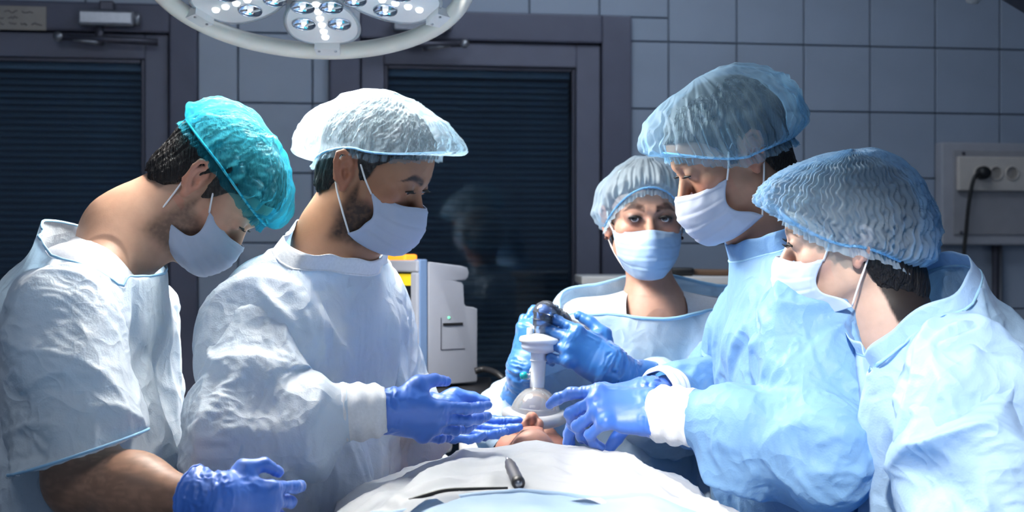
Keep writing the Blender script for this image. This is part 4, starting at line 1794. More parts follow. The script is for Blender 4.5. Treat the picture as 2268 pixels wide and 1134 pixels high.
    for A in feet:
        v = Vol(A - .26, A + .26, .008)
        v.cone(A + fwd * -.04 - [0, 0, .055], A + fwd * .13 - [0, 0, .062], .045, .036, .02)
        v.cone(A + [0, 0, -.02], A - [0, 0, .05], .045, .045, .03)
        Vs, Fs = v.mesh()
        Vs[:, 2] = np.maximum(Vs[:, 2], .0)
        part(t, 'shoe', Vs, Fs, M_SHOE)
    # ---- gown body
    gl = sp.get('gown_r', (.135, .160, .185, .23))
    gp = [(SR, SL, .078, .078, .03), (cR + dn * .05, wR, gl[0], gl[1], .07), (cL + dn * .05, wL, gl[0], gl[1], .07), (wR, HR, gl[1], gl[2], .07), (wL, HL, gl[1], gl[2], .07)]
    zh = sp.get('hem', .50)
    kR, kL = np.array([HR[0], HR[1], zh - .06]), np.array([HL[0], HL[1], zh - .06])
    gp += [(HR, kR, gl[2], gl[3], .07), (HL, kL, gl[2], gl[3], .07)]
    for q in sp.get('gown_extra', []):
        gp.append(q)
    nk = sp['neckline']                                       # (centre, normal, cone radius, slope radius)
    nc, nn = np.asarray(nk[0], float), unit(nk[1])
    gp += [(nc - nn * .07, nc + nn * .05, nk[3], nk[2], .05)]
    for a in arms:
        S, E = np.asarray(a['S'], float), np.asarray(a['E'], float)
        gp += [(S, ch(S, E, .22), .080, .078, .04)]
    gv = vol_from(gp, sp.get('gown_res', .0085))
    V, F = gv.mesh()
    V = smooth(V, F, 1)
    V, F = cut(V, F, plane_cut((0, 0, zh), (0, 0, -1)))
    nkr = nk[2] + .05
    V, F = cut(V, F, lambda p: np.maximum(-((p - nc) @ nn), np.linalg.norm(p - nc, axis=1) - nkr - .06))
    # keep the largest connected piece
    N = vnormals(V, F)
    sd_ = sp.get('seed', 1)
    sl_ = sp.get('slack', .10)
    amp = sp.get('amp', 1.0)
    wq = V + .05 * np.stack([fbm(V * 5, sd_ + 1, 2), fbm(V * 5, sd_ + 2, 2), fbm(V * 5, sd_ + 3, 2)], 1)
    seedd = (.024 * (ridged(wq * np.array([6, 6, 1.5]), sd_) - .5) + .015 * (ridged(wq * np.array([11, 11, 3.2]), sd_ + 4) - .4) + .007 * ridged(wq * np.array([22, 22, 9]), sd_ + 7))
    dist_n = np.abs((V - nc) @ nn)
    near = np.linalg.norm(V - nc, axis=1) < nkr + .06
    fixed = near & (dist_n < .004)
    seedd = seedd * np.where(near, sstep(.0, .10, dist_n), 1) * amp
    V = V + N * seedd[:, None]
    bsk = vol_from(body, .012)
    V = settle(V, F, lambda m_, d_: 1 + sl_ * (1 - d_[:, 2] ** 2) + .03, fixed, bsk, iters=sp.get('iters', 70), grav=.0005, bend=.06)
    gown = part(t, 'gown', V, F, sp['gown_mat'])
    subsurf(gown)
    if sp.get('binding'):
        lps = [l for l in boundary_loops(F) if np.linalg.norm(V[l].mean(0) - nc) < .12]
        if lps:
            ring_tube(V[max(lps, key=len)], sp['binding'][0]).build(t, 'neck_binding', sp['binding'][1], True, parent=gown)
    if sp.get('collar'):
        ht, shrink, cmat = sp['collar']
        lps = [l for l in boundary_loops(F) if np.linalg.norm(V[l].mean(0) - nc) < .12]
        if lps:
            lp = V[max(lps, key=len)]
            for _ in range(6):
                lp = .5 * lp + .25 * (np.roll(lp, 1, 0) + np.roll(lp, -1, 0))
            cen_, m_ = lp.mean(0), len(lp)
            rows = []
            for k in range(7):
                f = k / 6
                rows.append(cen_ + (lp - cen_) * (1.0 - shrink * f) + nn * (ht * f - .004) + .0015 * np.sin(np.arange(m_) * .5 + f * 3)[:, None] * nn)
            Vc = np.concatenate(rows)
            i = np.arange(6)[:, None] * m_
            k = np.arange(m_)[None, :]
            Fc = np.stack([i + k, i + (k + 1) % m_, i + m_ + (k + 1) % m_, i + m_ + k], -1).reshape(-1, 4)
            o = part(t, 'collar', Vc, Fc, cmat, parent=gown)
            s_ = o.modifiers.new('thickness', 'SOLIDIFY')
            s_.thickness = .0016
    # ---- sleeves, cuffs, gloves
    for a in arms:
        S, E, Wp = (np.asarray(a[k], float) for k in ('S', 'E', 'W'))
        r = a.get('r', (.078, .074, .070, .050))
        ud, fd = unit(E - S), unit(Wp - E)
        if a.get('short'):
            end = ch(S, E, a['short'])
            pr = [(S, ch(S, E, a['short'] + .12), r[0], r[1], .03)]
            cn = unit(a.get('hem_n', ud))
        else:
            end = Wp - fd * a.get('sleeve_gap', .045)
            pr = [(S, E, r[0], r[1], .03), (E, ch(E, Wp, .5), r[1], r[2], .03), (ch(E, Wp, .5), Wp + fd * .04, r[2], r[3], .03)]
            cn = fd
        for q in a.get('extra', []):
            pr.append(q)
        vv_ = vol_from(pr, a.get('res', .0068))
        V, F = vv_.mesh()
        V = smooth(V, F, 1)
        V, F = cut(V, F, lambda p: np.maximum(-((p - end) @ cn), (np.linalg.norm(p - end, axis=1) - .16)))
        N = vnormals(V, F)
        ax_ = np.stack([fd, unit(np.cross(fd, (0.3, .5, .8)))], 0)
        wq = V + .04 * np.stack([fbm(V * 7, sd_ + 1, 2), fbm(V * 7, sd_ + 2, 2), fbm(V * 7, sd_ + 3, 2)], 1)
        seedd = .020 * (ridged(wq * 6, sd_ + 21) - .4) + .010 * ridged(wq * 12, sd_ + 22) + .003 * ridged(wq * 26, sd_ + 23)
        ed = (V - end) @ cn
        fx = np.abs(ed) < .003
        V = V + N * (seedd * sstep(0, .04, -ed) * a.get('amp', 1.0) * amp)[:, None]
        abody = [(S, E, .050, .042, .03)] + ([(E, Wp, .042, .030, .02)] if not a.get('short') else [])
        bsk2 = vol_from(abody, .010)

        def rs(m_, d_, E=E, ud=ud, fd=fd, S=S):
            al_ = np.where(((m_ - E) @ fd > 0)[:, None], fd, ud)
            near_e = np.exp(-(np.linalg.norm(m_ - E, axis=1) / .12) ** 2)
            return 1 + (.10 + .25 * near_e) * np.einsum('ij,ij->i', d_, al_) ** 2 + .03
        V = settle(V, F, rs, fx, bsk2, iters=sp.get('iters', 70), grav=a.get('grav', .0006) * .4, bend=.06)
        if not a.get('short'):                                # sleeve end gathered onto the cuff
            rc = a['cuff'][0] + .001 if a.get('cuff') else a.get('end_r', .034)
            ed = (V - end) @ fd
            axp = end + np.outer(ed, fd)
            rad = V - axp
            rl = np.linalg.norm(rad, axis=1)
            w_ = sstep(-.045, .0, ed) * (rl < .15)
            V = axp + rad * (1 - w_ + w_ * rc / np.maximum(rl, 1e-6))[:, None]
        sl = part(t, 'sleeve', V, F, sp['gown_mat'], parent=gown)
        subsurf(sl)
        if a.get('hem_mat'):
            lps = boundary_loops(F)
            if lps:
                ring_tube(V[max(lps, key=len)], .0022).build(t, 'sleeve_hem', a['hem_mat'], True, parent=sl)
        if a.get('cuff'):
            r0, r1, c0, c1 = a['cuff']
            n_ = 72
            A0, A1 = Wp + fd * c0, Wp + fd * c1
            e1 = unit(np.cross(fd, (0, 0, 1)))
            e2 = np.cross(fd, e1)
            rows = []
            for k in range(15):
                f = k / 14
                cc = A0 + (A1 - A0) * f
                rr = r0 + (r1 - r0) * f + .0022 * math.sin(f * 17 + 1) + (.004 * math.sin(f * math.pi))
                rows.append([cc + rr * (1 + .03 * math.sin(2 * math.pi * q / n_ * 36)) * (math.cos(2 * math.pi * q / n_) * e1 + math.sin(2 * math.pi * q / n_) * e2) for q in range(n_)])
            V = np.array(rows).reshape(-1, 3)
            V += .0018 * np.stack([vnoise(V * 60, 1), vnoise(V * 60, 2), vnoise(V * 60, 3)], 1)
            i = np.arange(14)[:, None] * n_
            k = np.arange(n_)[None, :]
            F = np.stack([i + k, i + (k + 1) % n_, i + n_ + (k + 1) % n_, i + n_ + k], -1).reshape(-1, 4)
            o = part(t, 'cuff', V, F, M_CUFF, parent=gown)
            s_ = o.modifiers.new('thickness', 'SOLIDIFY')
            s_.thickness = .002
        hd = a.get('hand')
        if hd:
            V, F, loop = make_hand(hd.get('at', Wp), hd['F'], hd['D'], hd['right'], hd['curls'], hd.get('spread'), hd.get('thumb'), hd.get('scale', 1.0), -fd, hd.get('cuff', .06),
                                   seed=sd_ + 3, cuff_flare=hd.get('flare', 0.0), wr=hd.get('wr', .030))
            g = part(t, 'glove', V, F, sp['glove_mat'])
            if loop is not None:
                ring_tube(loop, .0016).build(t, 'cuff_bead', sp['glove_mat'], True, parent=g)
    return t


def cur(i, m, r, p):
    return {'index': i, 'middle': m, 'ring': r, 'pinky': p}


M_SCRUB = plain('scrub_cotton', (.20, .34, .55), .8, var=.05, scale=200, bump=.2)
M_SCRUBW = plain('scrub_cotton_pale', (.62, .62, .66), .8, var=.05, scale=200, bump=.2)
M_SCRUBD = plain('scrub_cotton_deep_blue', (.02, .14, .34), .8, var=.08, scale=40, bump=.3)

G_LIT = cloth('gown_fabric_lit', (.80, .85, .90), trans=.28, clear=.03, tint=(.50, .74, .95))  # pale blue fabric, whitened in its colour for the light on it
G_LIT2 = cloth('gown_fabric_lit_pale', (.82, .87, .92), trans=.28, clear=.03, tint=(.42, .70, .95))  # lamp light on the gown is lifted into this base colour
G_BLUE = cloth('gown_fabric_blue', (.28, .51, .78), trans=.32, clear=.04, tint=(.20, .55, .95))
G_BLUE2 = cloth('gown_fabric_light_blue', (.48, .69, .90), trans=.32, clear=.04, tint=(.26, .58, .95))
G_MID = cloth('gown_fabric_sheer', (.56, .72, .87), trans=.28, clear=.14, tint=(.45, .68, .92))
C_TEAL = cloth('cap_fabric_teal', (.012, .24, .32), trans=.30, clear=.70, crease=.5, cscale=34, cdist=.006, tint=(.30, .78, .88))
C_WHITE = cloth('cap_fabric_white', (.43, .52, .62), trans=.26, clear=.72, crease=.5, cscale=34, cdist=.006, tint=(.78, .88, 1))
C_PALE = cloth('cap_fabric_pale', (.60, .74, .86), trans=.30, clear=.60, crease=.5, cscale=34, cdist=.006, tint=(.70, .84, .98))
C_BLUE = cloth('cap_fabric_blue', (.40, .62, .84), trans=.30, clear=.70, crease=.5, cscale=34, cdist=.006, tint=(.68, .84, .98))
C_LIGHT = cloth('cap_fabric_light', (.62, .77, .93), trans=.30, clear=.64, crease=.5, cscale=34, cdist=.006, tint=(.60, .80, .98))
B_TEAL = plain('cap_band_teal', (.05, .42, .52), .7)
B_BLUE = plain('cap_band_blue', (.25, .50, .74), .7)
BIND = plain('neck_binding_blue', (.30, .55, .78), .7)
S_FAIR = skin_mat('skin_fair')
S_BROWN = skin_mat('skin_brown')
S_TAN = skin_mat('skin_tan')


# ================================================================ THE FIVE STAFF
def from_ear(px, py, Y, face, side):
    """head centre from the place of the near ear (side +1: right ear)"""
    return P(px, py, Y) - frame(*face) @ np.array([side * .074, 0, 0])


# ---- man at the far left: bends over, bare forearm, teal cap
f1 = (4, 55, -1)
P1 = dict(
    label='bearded man at the far left bending forward in teal cap and short-sleeved gown', face=f1, O=P(462, 420, 2.25), size=.96, neck=P(280, 520, 2.22), neck_r=.060,
    skin_pts=[P(215, 610, 2.13), P(235, 610, 2.28)], skin_pr=.050,
    skin=(.50, .29, .20), skin_mat=S_FAIR, beard=.72, beard_col=(.05, .03, .022), eye_open=.0028, gaze=(0, 1, -.5), brow_col=(.03, .02, .015), seed=1,
    hairline=[-.060, -.066, -.055, .005, .045, -.010, .000, .035, .058, .078], hair_thick=.011, hair_mat=M_HAIR,
    cap=dict(band=(.046, .049, .040), puff=(.10, .16, .10), rx=.089, ry=.112, apex=(0, -.015, .141), seed=2, pleats=40, crumple=1.1, zigzag=.0012, nt=420), cap_mat=C_TEAL, band_mat=B_TEAL,
    mask=dict(corner=.022), SR=P(160, 625, 2.04), SL=P(235, 635, 2.34), HR=P(185, 1330, 2.06), HL=P(215, 1330, 2.28), gown_r=(.118, .140, .155, .18),
    torso_r=(.085, .10, .11), neckline=(P(232, 545, 2.18), (.40, -.05, .90), .085, .125), scrub_mat=M_SCRUBW,
    arms=[dict(S=P(150, 690, 1.98), E=P(185, 1060, 1.90), W=P(432, 1112, 1.80), short=.84, hem_n=(.30, .0, -.95), r=(.088, .098), hem_mat=BIND,
               extra=[],
               hand=dict(at=P(462, 1112, 1.795), F=(.85, .45, -.16), D=(.4, -1, .1), right=True, scale=.88, cuff=.030, flare=.004, wr=.042,
                         curls=cur((22, 30, 20), (40, 45, 30), (50, 50, 35), (55, 50, 35)), thumb=[(.78, .75, -.15), (.30, 1, -.05), (-.35, .9, -.1)])),
          dict(S=P(275, 680, 2.32), E=P(300, 1040, 2.36), W=P(450, 1150, 2.24), short=.84, hem_n=(.30, .0, -.95), r=(.080, .090),
               hand=dict(F=(1, -.1, -.2), D=(0, .9, .3), right=False, cuff=.03, curls=cur((30, 35, 20), (40, 45, 30), (50, 50, 35), (55, 50, 35))))],
    skin_arm=[(P(150, 780, 1.97), P(185, 1060, 1.90), .052, .050), (P(185, 1060, 1.90), P(300, 1085, 1.855), .052, .047), (P(300, 1085, 1.855), P(440, 1112, 1.80), .046, .026),
              (P(290, 900, 2.34), P(300, 1040, 2.36), .048, .045), (P(300, 1040, 2.36), P(455, 1150, 2.24), .044, .029)],
    gown_mat=G_LIT, glove_mat=M_GLOVE, cap_label='teal bouffant cap set forward on the head', binding=(.0022, BIND), slack=.05, amp=.7)

# ---- man second from left
f2 = (-19, 27, -5)
P2 = dict(
    label='bearded man second from the left in a pale gown holding both palms open', face=f2, O=P(826, 388, 2.28), size=.96, neck=P(742, 545, 2.31), neck_r=.058,
    skin_pts=[P(690, 600, 2.26), P(800, 600, 2.40)],
    skin=(.33, .165, .095), skin_mat=S_BROWN, beard=.93, beard_col=(.014, .009, .008), eye_open=.0032, gaze=(0, 1, -.6), brow_col=(.012, .008, .007), seed=4,
    hair_mat=M_HAIR, cap=dict(band=(.092, .048, -.024), puff=(.32, .42, .20), apex=(0, -.02, .142), bag=(0, -.020, -.020), seed=5, pleats=44, crumple=1.1, zigzag=.0020, nt=420), cap_mat=C_WHITE, band_mat=B_BLUE, mask=dict(corner=-.012, w=.97),
    SR=P(600, 665, 2.18), SL=P(755, 640, 2.44), HR=P(585, 1300, 2.20), HL=P(668, 1300, 2.42), gown_r=(.108, .138, .146, .18),
    neckline=(P(737, 560, 2.31), (.42, -.20, .88), .070, .095), collar=(.030, .08, M_CUFF),
    arms=[dict(S=P(578, 705, 2.15), E=P(535, 930, 2.05), W=P(838, 908, 2.07), r=(.078, .080, .070, .050), cuff=(.044, .036, -.055, .012), sleeve_gap=.045, grav=.0010,
               hand=dict(at=P(842, 908, 2.07), F=(.92, .30, -.24), D=(.15, -.90, -.42), right=True, scale=.93, curls=cur((10, 14, 10), (14, 16, 10), (18, 18, 12), (20, 18, 12)),
                         thumb=[(.60, .70, -.35), (.15, .85, -.5), (-.15, .85, -.45)], cuff=.03)),
          dict(S=P(800, 660, 2.44), E=P(838, 930, 2.54), W=P(926, 908, 2.37), r=(.082, .080, .080, .060), cuff=(.040, .035, -.05, .01), extra=[(P(862, 935, 2.46), P(920, 975, 2.38), .060, .045, .04)],
               hand=dict(F=(.93, -.18, -.32), D=(-.05, .62, -.78), right=False, scale=.93, curls=cur((8, 12, 8), (14, 16, 10), (20, 18, 12), (24, 18, 12)),
                         spread={'index': 7, 'middle': 0, 'ring': -5, 'pinky': -10}, thumb=[(.75, .66, -.1), (.30, 1, .0), (.05, 1, .0)]))],
    gown_mat=G_LIT2, glove_mat=M_GLOVE, cap_label='white bouffant cap with pleats', binding=(.0022, M_CUFF), slack=.12)

# ---- woman in the middle, facing us
f3 = (-88, 4, 0)
P3 = dict(
    label='woman in the middle facing the camera, holding the breathing tube in azure gloves', face=f3, O=P(1427, 495, 2.70), size=.95, neck=P(1450, 705, 2.72), neck_r=.043, female=True, res=.0020,
    skin_pts=[P(1375, 745, 2.72), P(1530, 745, 2.72), P(1452, 790, 2.66)],
    skin=(.46, .26, .19), skin_mat=S_FAIR, eye_open=.0056, gaze=(.12, 1, .10), makeup=1.0, brow_col=(.045, .022, .018), brow_dz=.002, lash=.0052, iris=(.035, .03, .03), seed=8,
    hair_mat=M_HAIRB, cap=dict(band=(.078, -.006, -.04), puff=(.16, .42, .36), apex=(0, -.03, .138), bag=(-.02, -.01, -.015), seed=9, pleats=52, crumple=.9, rx=.082), cap_mat=C_PALE, band_mat=B_BLUE,
    mask=dict(taper=(1.0, 1.0, .97, .90, .76, .60), corner=-.010), mask_mat=M_MASKB,
    SR=P(1290, 725, 2.72), SL=P(1625, 725, 2.76), HR=P(1370, 1250, 2.66), HL=P(1530, 1250, 2.70), gown_r=(.112, .135, .155, .17), torso_r=(.082, .10, .125), hem=.86,
    neckline=(P(1455, 655, 2.70), (.02, -.46, .89), .084, .100), scrub_mat=(M_SCRUBW, M_SCRUBD), scrub_neck=.070, binding=(.0035, BIND),
    scrub_cut=lambda p: np.linalg.norm((p - P(1462, 640, 2.62)) * np.array([1.9, 1, .8]), axis=1) - .130,
    arms=[dict(S=P(1278, 745, 2.70), E=P(1150, 925, 2.62), W=P(1160, 832, 2.54), r=(.070, .072, .060, .036), sleeve_gap=.055,
               hand=dict(F=(.22, .02, .97), D=(-.62, -.76, .1), right=True, scale=.92, curls=cur((35, 55, 35), (40, 60, 40), (45, 60, 40), (50, 60, 40)), cuff=.075, wr=.036, flare=.006)),
          dict(S=P(1630, 745, 2.72), E=P(1520, 905, 2.58), W=P(1362, 822, 2.44), r=(.072, .074, .064, .034), sleeve_gap=.065,
               hand=dict(F=(-.84, -.02, .50), D=(.05, -.93, .30), right=False, scale=.98, curls=cur((25, 45, 40), (28, 50, 40), (32, 50, 40), (36, 50, 40)),
                         thumb=[(.75, .60, -.20), (.30, .95, -.30), (.05, 1, -.35)], cuff=.085, wr=.035, flare=.012))],
    gown_mat=G_MID, glove_mat=M_GLOVE2, cap_label='pale blue bouffant cap', slack=.08)

# ---- tall man right of centre
f4 = (184, 28, 4)
P4 = dict(
    label='tall man right of centre in a blue gown, both hands reaching over the patient', face=f4, O=P(1622, 350, 2.23), size=.97, neck=P(1712, 520, 2.26), neck_r=.060,
    skin_pts=[P(1715, 600, 2.27), P(1760, 585, 2.27)],
    skin=(.42, .225, .15), skin_mat=S_TAN, beard=.12, beard_col=(.12, .08, .07), eye_open=.0028, gaze=(0, 1, -.5), brow_col=(.10, .07, .055), brow_w=.75, seed=12,
    hair_mat=M_HAIR, cap=dict(band=(.062, .000, -.014), puff=(.30, .26, .14), apex=(0, -.01, .144), bag=(0, -.022, .006), rx=.094, seed=13, pleats=50, crumple=1.0), cap_mat=C_BLUE, band_mat=B_BLUE,
    mask=dict(corner=.004, loop_hi=(.082, .004, .03), dz=-.006),
    SR=P(1705, 680, 2.42), SL=P(1800, 650, 2.12), HR=P(1790, 1320, 2.38), HL=P(1830, 1320, 2.16), gown_r=(.115, .125, .135, .16),
    neckline=(P(1715, 535, 2.26), (-.42, -.05, .90), .070, .095), collar=(.034, .08, G_BLUE),
    arms=[dict(S=P(1792, 700, 2.08), E=P(1835, 955, 1.97), W=P(1468, 918, 2.08), r=(.084, .076, .062, .046), cuff=(.043, .040, -.050, .018), sleeve_gap=.045, grav=.0008,
               hand=dict(at=P(1462, 915, 2.08), F=(-.98, .02, .10), D=(.06, -.72, .68), right=False, curls=cur((22, 22, 14), (48, 55, 30), (54, 55, 30), (58, 52, 30)),
                         thumb=[(.35, .80, -.55), (.10, .9, -.55), (0, .9, -.5)], cuff=.035)),
          dict(S=P(1680, 720, 2.42), E=P(1610, 880, 2.50), W=P(1452, 868, 2.30), r=(.074, .070, .060, .046), cuff=(.042, .038, -.045, .0), sleeve_gap=.04,
               hand=dict(F=(-.97, -.06, -.10), D=(.1, -.25, .96), right=True, curls=cur((24, 28, 20), (34, 36, 24), (40, 40, 26), (44, 40, 26)),
                         thumb=[(.45, .75, -.5), (.2, .75, -.75), (.1, .7, -.8)], cuff=.04))],
    gown_mat=G_BLUE, glove_mat=M_GLOVE, cap_label='blue bouffant cap covering the ears', binding=(.0022, BIND), slack=.12)

# ---- woman at the far right, nearest to us
f5 = (167, 8, 9)
P5 = dict(
    label='woman at the far right in profile with a crinkled light blue cap and blue gown', face=f5, O=P(1876, 536, 2.05), size=.92, neck=P(1972, 715, 2.06), neck_r=.050, female=True,
    skin_pts=[P(1960, 800, 2.04), P(2030, 770, 2.06)],
    skin=(.62, .42, .33), skin_mat=S_FAIR, eye_open=.0036, gaze=(0, 1, -.2), brow_col=(.02, .015, .014), lash=.0065, makeup=.4, seed=16,
    nape=[((0, -.070, -.060), (.052, .045, .055)), ((0, -.085, -.095), (.036, .032, .045))], hairline=[-.150, -.135, -.080, -.030, .040, .010, .030, .045, .060, .078], hair_thick=.012,
    hair_mat=M_HAIR, cap=dict(band=(.070, .006, -.058), puff=(.30, .50, .24), apex=(0, -.03, .144), rx=.091, bag=(0, -.02, .0), seed=17, pleats=60, crumple=.8, zigzag=.0034, nt=420), cap_mat=C_LIGHT, band_mat=B_BLUE,
    mask=dict(corner=.012, loop_hi=(.080, .010, .03)), mask_mat=M_MASKC,
    SR=P(2010, 860, 2.22), SL=P(2130, 800, 1.88), HR=P(2230, 1500, 2.20), HL=P(2260, 1500, 1.96), gown_r=(.130, .150, .165, .19),
    neckline=(P(1998, 668, 2.05), (-.58, -.10, .81), .072, .110), collar=(.030, .02, G_BLUE2), gown_extra=[(P(2080, 740, 1.98), P(2180, 900, 1.98), .11, .14, .06)],
    arms=[dict(S=P(2140, 850, 1.84), E=P(2165, 1140, 1.76), W=P(1985, 1250, 1.72), r=(.094, .092, .080, .06), grav=.0008),
          dict(S=P(2000, 880, 2.22), E=P(2010, 1200, 2.24), W=P(1860, 1290, 2.16), r=(.080, .078, .070, .055))],
    gown_mat=G_BLUE2, glove_mat=M_GLOVE, cap_label='light blue crinkled bouffant cap', binding=(.0025, BIND), slack=.12, amp=1.2)

STAFF = {}
for i_, sp_ in enumerate((P1, P2, P3, P4, P5)):
    STAFF[i_ + 1] = make_person(sp_)

# necklace and ear studs of the woman in the middle
M_GOLD = plain('gold_chain', (.45, .28, .11), .35, metal=1.0)
M_STUD = plain('dark_ear_stud', (.05, .02, .02), .2)
if 3 in STAFF:
    t3 = STAFF[3]
    vs = np.empty(len(t3.data.vertices) * 3, np.float32)
    t3.data.vertices.foreach_get('co', vs)
    vs = vs.reshape(-1, 3) + BASE[t3.name]
    rg = section_ring(vs, P(1452, 692, 2.68), (0, -.55, .83), .13, 60, .0012)
    if rg is not None:
        MB().tube(crom(rg, 240, True), [.0010 + .0005 * math.sin(q * 2.4) for q in range(240)], 6, closed=True).build(t3, 'necklace', M_GOLD, True)
    for x_ in (-1, 1):
        c_ = P3['R'] @ (np.array([x_ * .080, -.004, -.031]) * P3['size']) + P3['O']
        MB().lathe([(0, -.004), (.003, -.0028), (.0042, 0), (.003, .0028), (0, .004)], c_, (0, 0, 1), 14).build(t3, 'ear_stud', M_STUD, True)


# ================================================================ PATIENT, TABLE, DRAPES
PX = P(1178, 918, 2.40)                                       # nose tip, seen from below the chin
hR = np.stack([np.array([-1.0, 0, 0]), unit((0, .05, 1.0)), unit((0, 1.0, -.05))], 1)     # columns right, forward(up), crown(away)
PO = PX - hR @ np.array([0, .118, -.034])
TOPZ = PO[2] - .112                                           # top of the table pad under the head
psp = dict(R=hR, O=PO, neck=PO + hR @ np.array([0, -.03, -.17]), skin_pts=[], skin=(.50, .27, .20), beard=.30, beard_col=(.22, .13, .11), neck_r=.062, eye_open=.001, brow_col=(.05, .03, .02), res=.0026)
V, F, c = make_head(psp)
V = V @ hR.T + PO
v = Vol((PO[0] - .34, .95, TOPZ - .0), (PO[0] + .34, PO[1] - .10, TOPZ + .27), .010)
cx = PO[0]
v.cone((cx - .17, 2.16, TOPZ + 0.050), (cx + .17, 2.16, TOPZ + 0.050), .07, .07)
v.cone((cx - .075, 2.10, TOPZ + 0.065), (cx - .07, 1.55, TOPZ + 0.065), .10, .10, .06)
v.cone((cx + .075, 2.10, TOPZ + 0.065), (cx + .07, 1.55, TOPZ + 0.065), .10, .10, .06)
v.cone((cx - .07, 1.5, TOPZ + 0.055), (cx - .08, 1.0, TOPZ + 0.045), .10, .08, .06)
v.cone((cx + .07, 1.5, TOPZ + 0.055), (cx + .08, 1.0, TOPZ + 0.045), .10, .08, .06)
v.cone((cx - .24, 2.12, TOPZ + 0.025), (cx - .25, 1.55, TOPZ + 0.015), .05, .045, .04)
v.cone((cx + .24, 2.12, TOPZ + 0.025), (cx + .25, 1.55, TOPZ + 0.015), .05, .045, .04)
v.cone((cx, 2.18, TOPZ + 0.070), (cx, 2.34, TOPZ + 0.085), .065, .058, .04)
V2, F2 = v.mesh()
F = np.vstack([F, F2 + len(V)])
c = np.vstack([c, np.tile(np.array(psp['skin']), (len(V2), 1))])
V = np.vstack([V, V2])
pb = np.array([cx, 2.0, TOPZ])
pat = link('person', mkmesh('person', V, F, True, c, pb), S_FAIR, None, pb)
setm(pat, label='patient lying on the operating table, chin and nostrils showing below the breathing mask', category='person')
BASE[pat.name] = pb
Vh, Fh = make_hair(dict(hair_thick=.005))
part(pat, 'hair', Vh @ hR.T + PO, Fh, M_HAIR)

M_PAD = plain('table_pad_vinyl', (.03, .035, .045), .4)
tt = thing('operating_table', 'operating table under the white drapes', 'operating table', (cx, 1.7, 0))
MB().box((cx - .23, .6, TOPZ - .06), (cx + .23, 2.62, TOPZ - .001), .015, seg=3).build(tt, 'pad', M_PAD)
MB().box((cx - .21, .62, TOPZ - .10), (cx + .21, 2.6, TOPZ - .06), .006).build(tt, 'frame', M_STEEL)
MB().box((cx - .12, 1.5, .12), (cx + .12, 1.8, TOPZ - .10), .02).build(tt, 'column', M_STEEL)
MB().box((cx - .28, 1.2, 0), (cx + .28, 2.2, .12), .03).build(tt, 'base', M_STEEL)

D_WHITE = cloth('drape_fabric_white', (.55, .56, .58), trans=.15, clear=0.0, crease=.35, cscale=9, cdist=.010, tint=(.7, .8, .95))
D_BLUE = cloth('drape_fabric_blue', (.40, .56, .76), trans=.15, clear=0.0, crease=.35, cscale=9, cdist=.010, tint=(.4, .65, .95))


def drape(name, y0, y1, ny, lift, seed, mat, label, zfun, amp=1.0):
    nx = 150
    xs = np.linspace(-1, 1, nx)
    rows = []
    for j in range(ny):
        f = j / (ny - 1)
        Y = y0 + (y1 - y0) * f
        s = xs * .78                                          # arc length across the sheet from the crest
        hx = np.sign(s) * np.minimum(np.abs(s), .52)
        x, z = zfun(s, Y)
        rows.append(np.stack([cx + x, np.full(nx, Y), z + lift], 1))
    G = np.array(rows)
    V = G.reshape(-1, 3)
    i = np.arange(ny - 1)[:, None] * nx
    k = np.arange(nx - 1)[None, :]
    F = np.stack([i + k, i + k + 1, i + nx + k + 1, i + nx + k], -1).reshape(-1, 4)
    N = vnormals(V, F)
    rel = V - [cx, 0, 0]
    fold = rel[:, 0] * 1.0
    d = .010 * ridged(rel * np.array([9, 4.5, 6]), seed) * .8 + .0045 * ridged(rel * np.array([20, 9, 12]), seed + 1) + .003 * fbm(rel * 30, seed + 2, 2)
    # long diagonal folds running from the chest out to the table edge
    q = rel[:, 1] + 1.15 * np.abs(rel[:, 0]) + .03 * fbm(rel * 6, seed + 3)
    side = sstep(.06, .16, np.abs(rel[:, 0]))
    d += .009 * np.exp(-((np.mod(q * 7 + .3 * np.sign(rel[:, 0]), 1) - .5) / .16) ** 2) * side
    V = V + N * (d * amp * 1.45)[:, None]
    return V, F, label, mat, name


def body_profile(s, Y):
    """sheet over chest and shoulders: crest, shoulder slope, then hanging over the table edge"""
    a = np.abs(s)
    wide = np.interp(Y, [1.2, 1.7, 2.05, 2.30], [.40, .36, .27, .10])
    ztop = np.interp(Y, [1.2, 1.72, 1.9, 2.10, 2.24, 2.31], [TOPZ + .168, TOPZ + .178, TOPZ + .188, TOPZ + .190, TOPZ + .178, TOPZ + .150])
    lim = float(np.interp(Y, [1.7, 1.95, 2.3], [.36, .31, .235]))
    x = np.where(a < lim, a * .97, lim * .97 + (a - lim) * .10)
    fall = np.clip((x - wide * .35) / .42, 0, 1) ** 1.25
    z = ztop - (ztop - TOPZ - .02) * fall - .02 * (x / .3) ** 2
    fl_ = np.clip((lim * .97 - wide * .35) / .42, 0, 1) ** 1.25
    zl = ztop - (ztop - TOPZ - .02) * fl_ - .02 * (lim * .97 / .3) ** 2
    z = np.where(a < lim, z, zl - (a - lim) * .97)
    return np.sign(s) * x, z


V, F, lab, mt, nm = drape('patient_drape', 1.70, 2.305, 130, .012, 31, D_WHITE, 'white surgical drape over the chest of the patient', body_profile)
b_ = np.array([cx, 2.0, TOPZ])
o = link('patient_drape', mkmesh('patient_drape', V, F, True, None, b_), D_WHITE, None, b_)
setm(o, label='white surgical drape over the chest of the patient', category='drape')
V, F, *_ = drape('patient_drape', .85, 1.735, 110, .024, 47, D_BLUE, '', body_profile, .5)
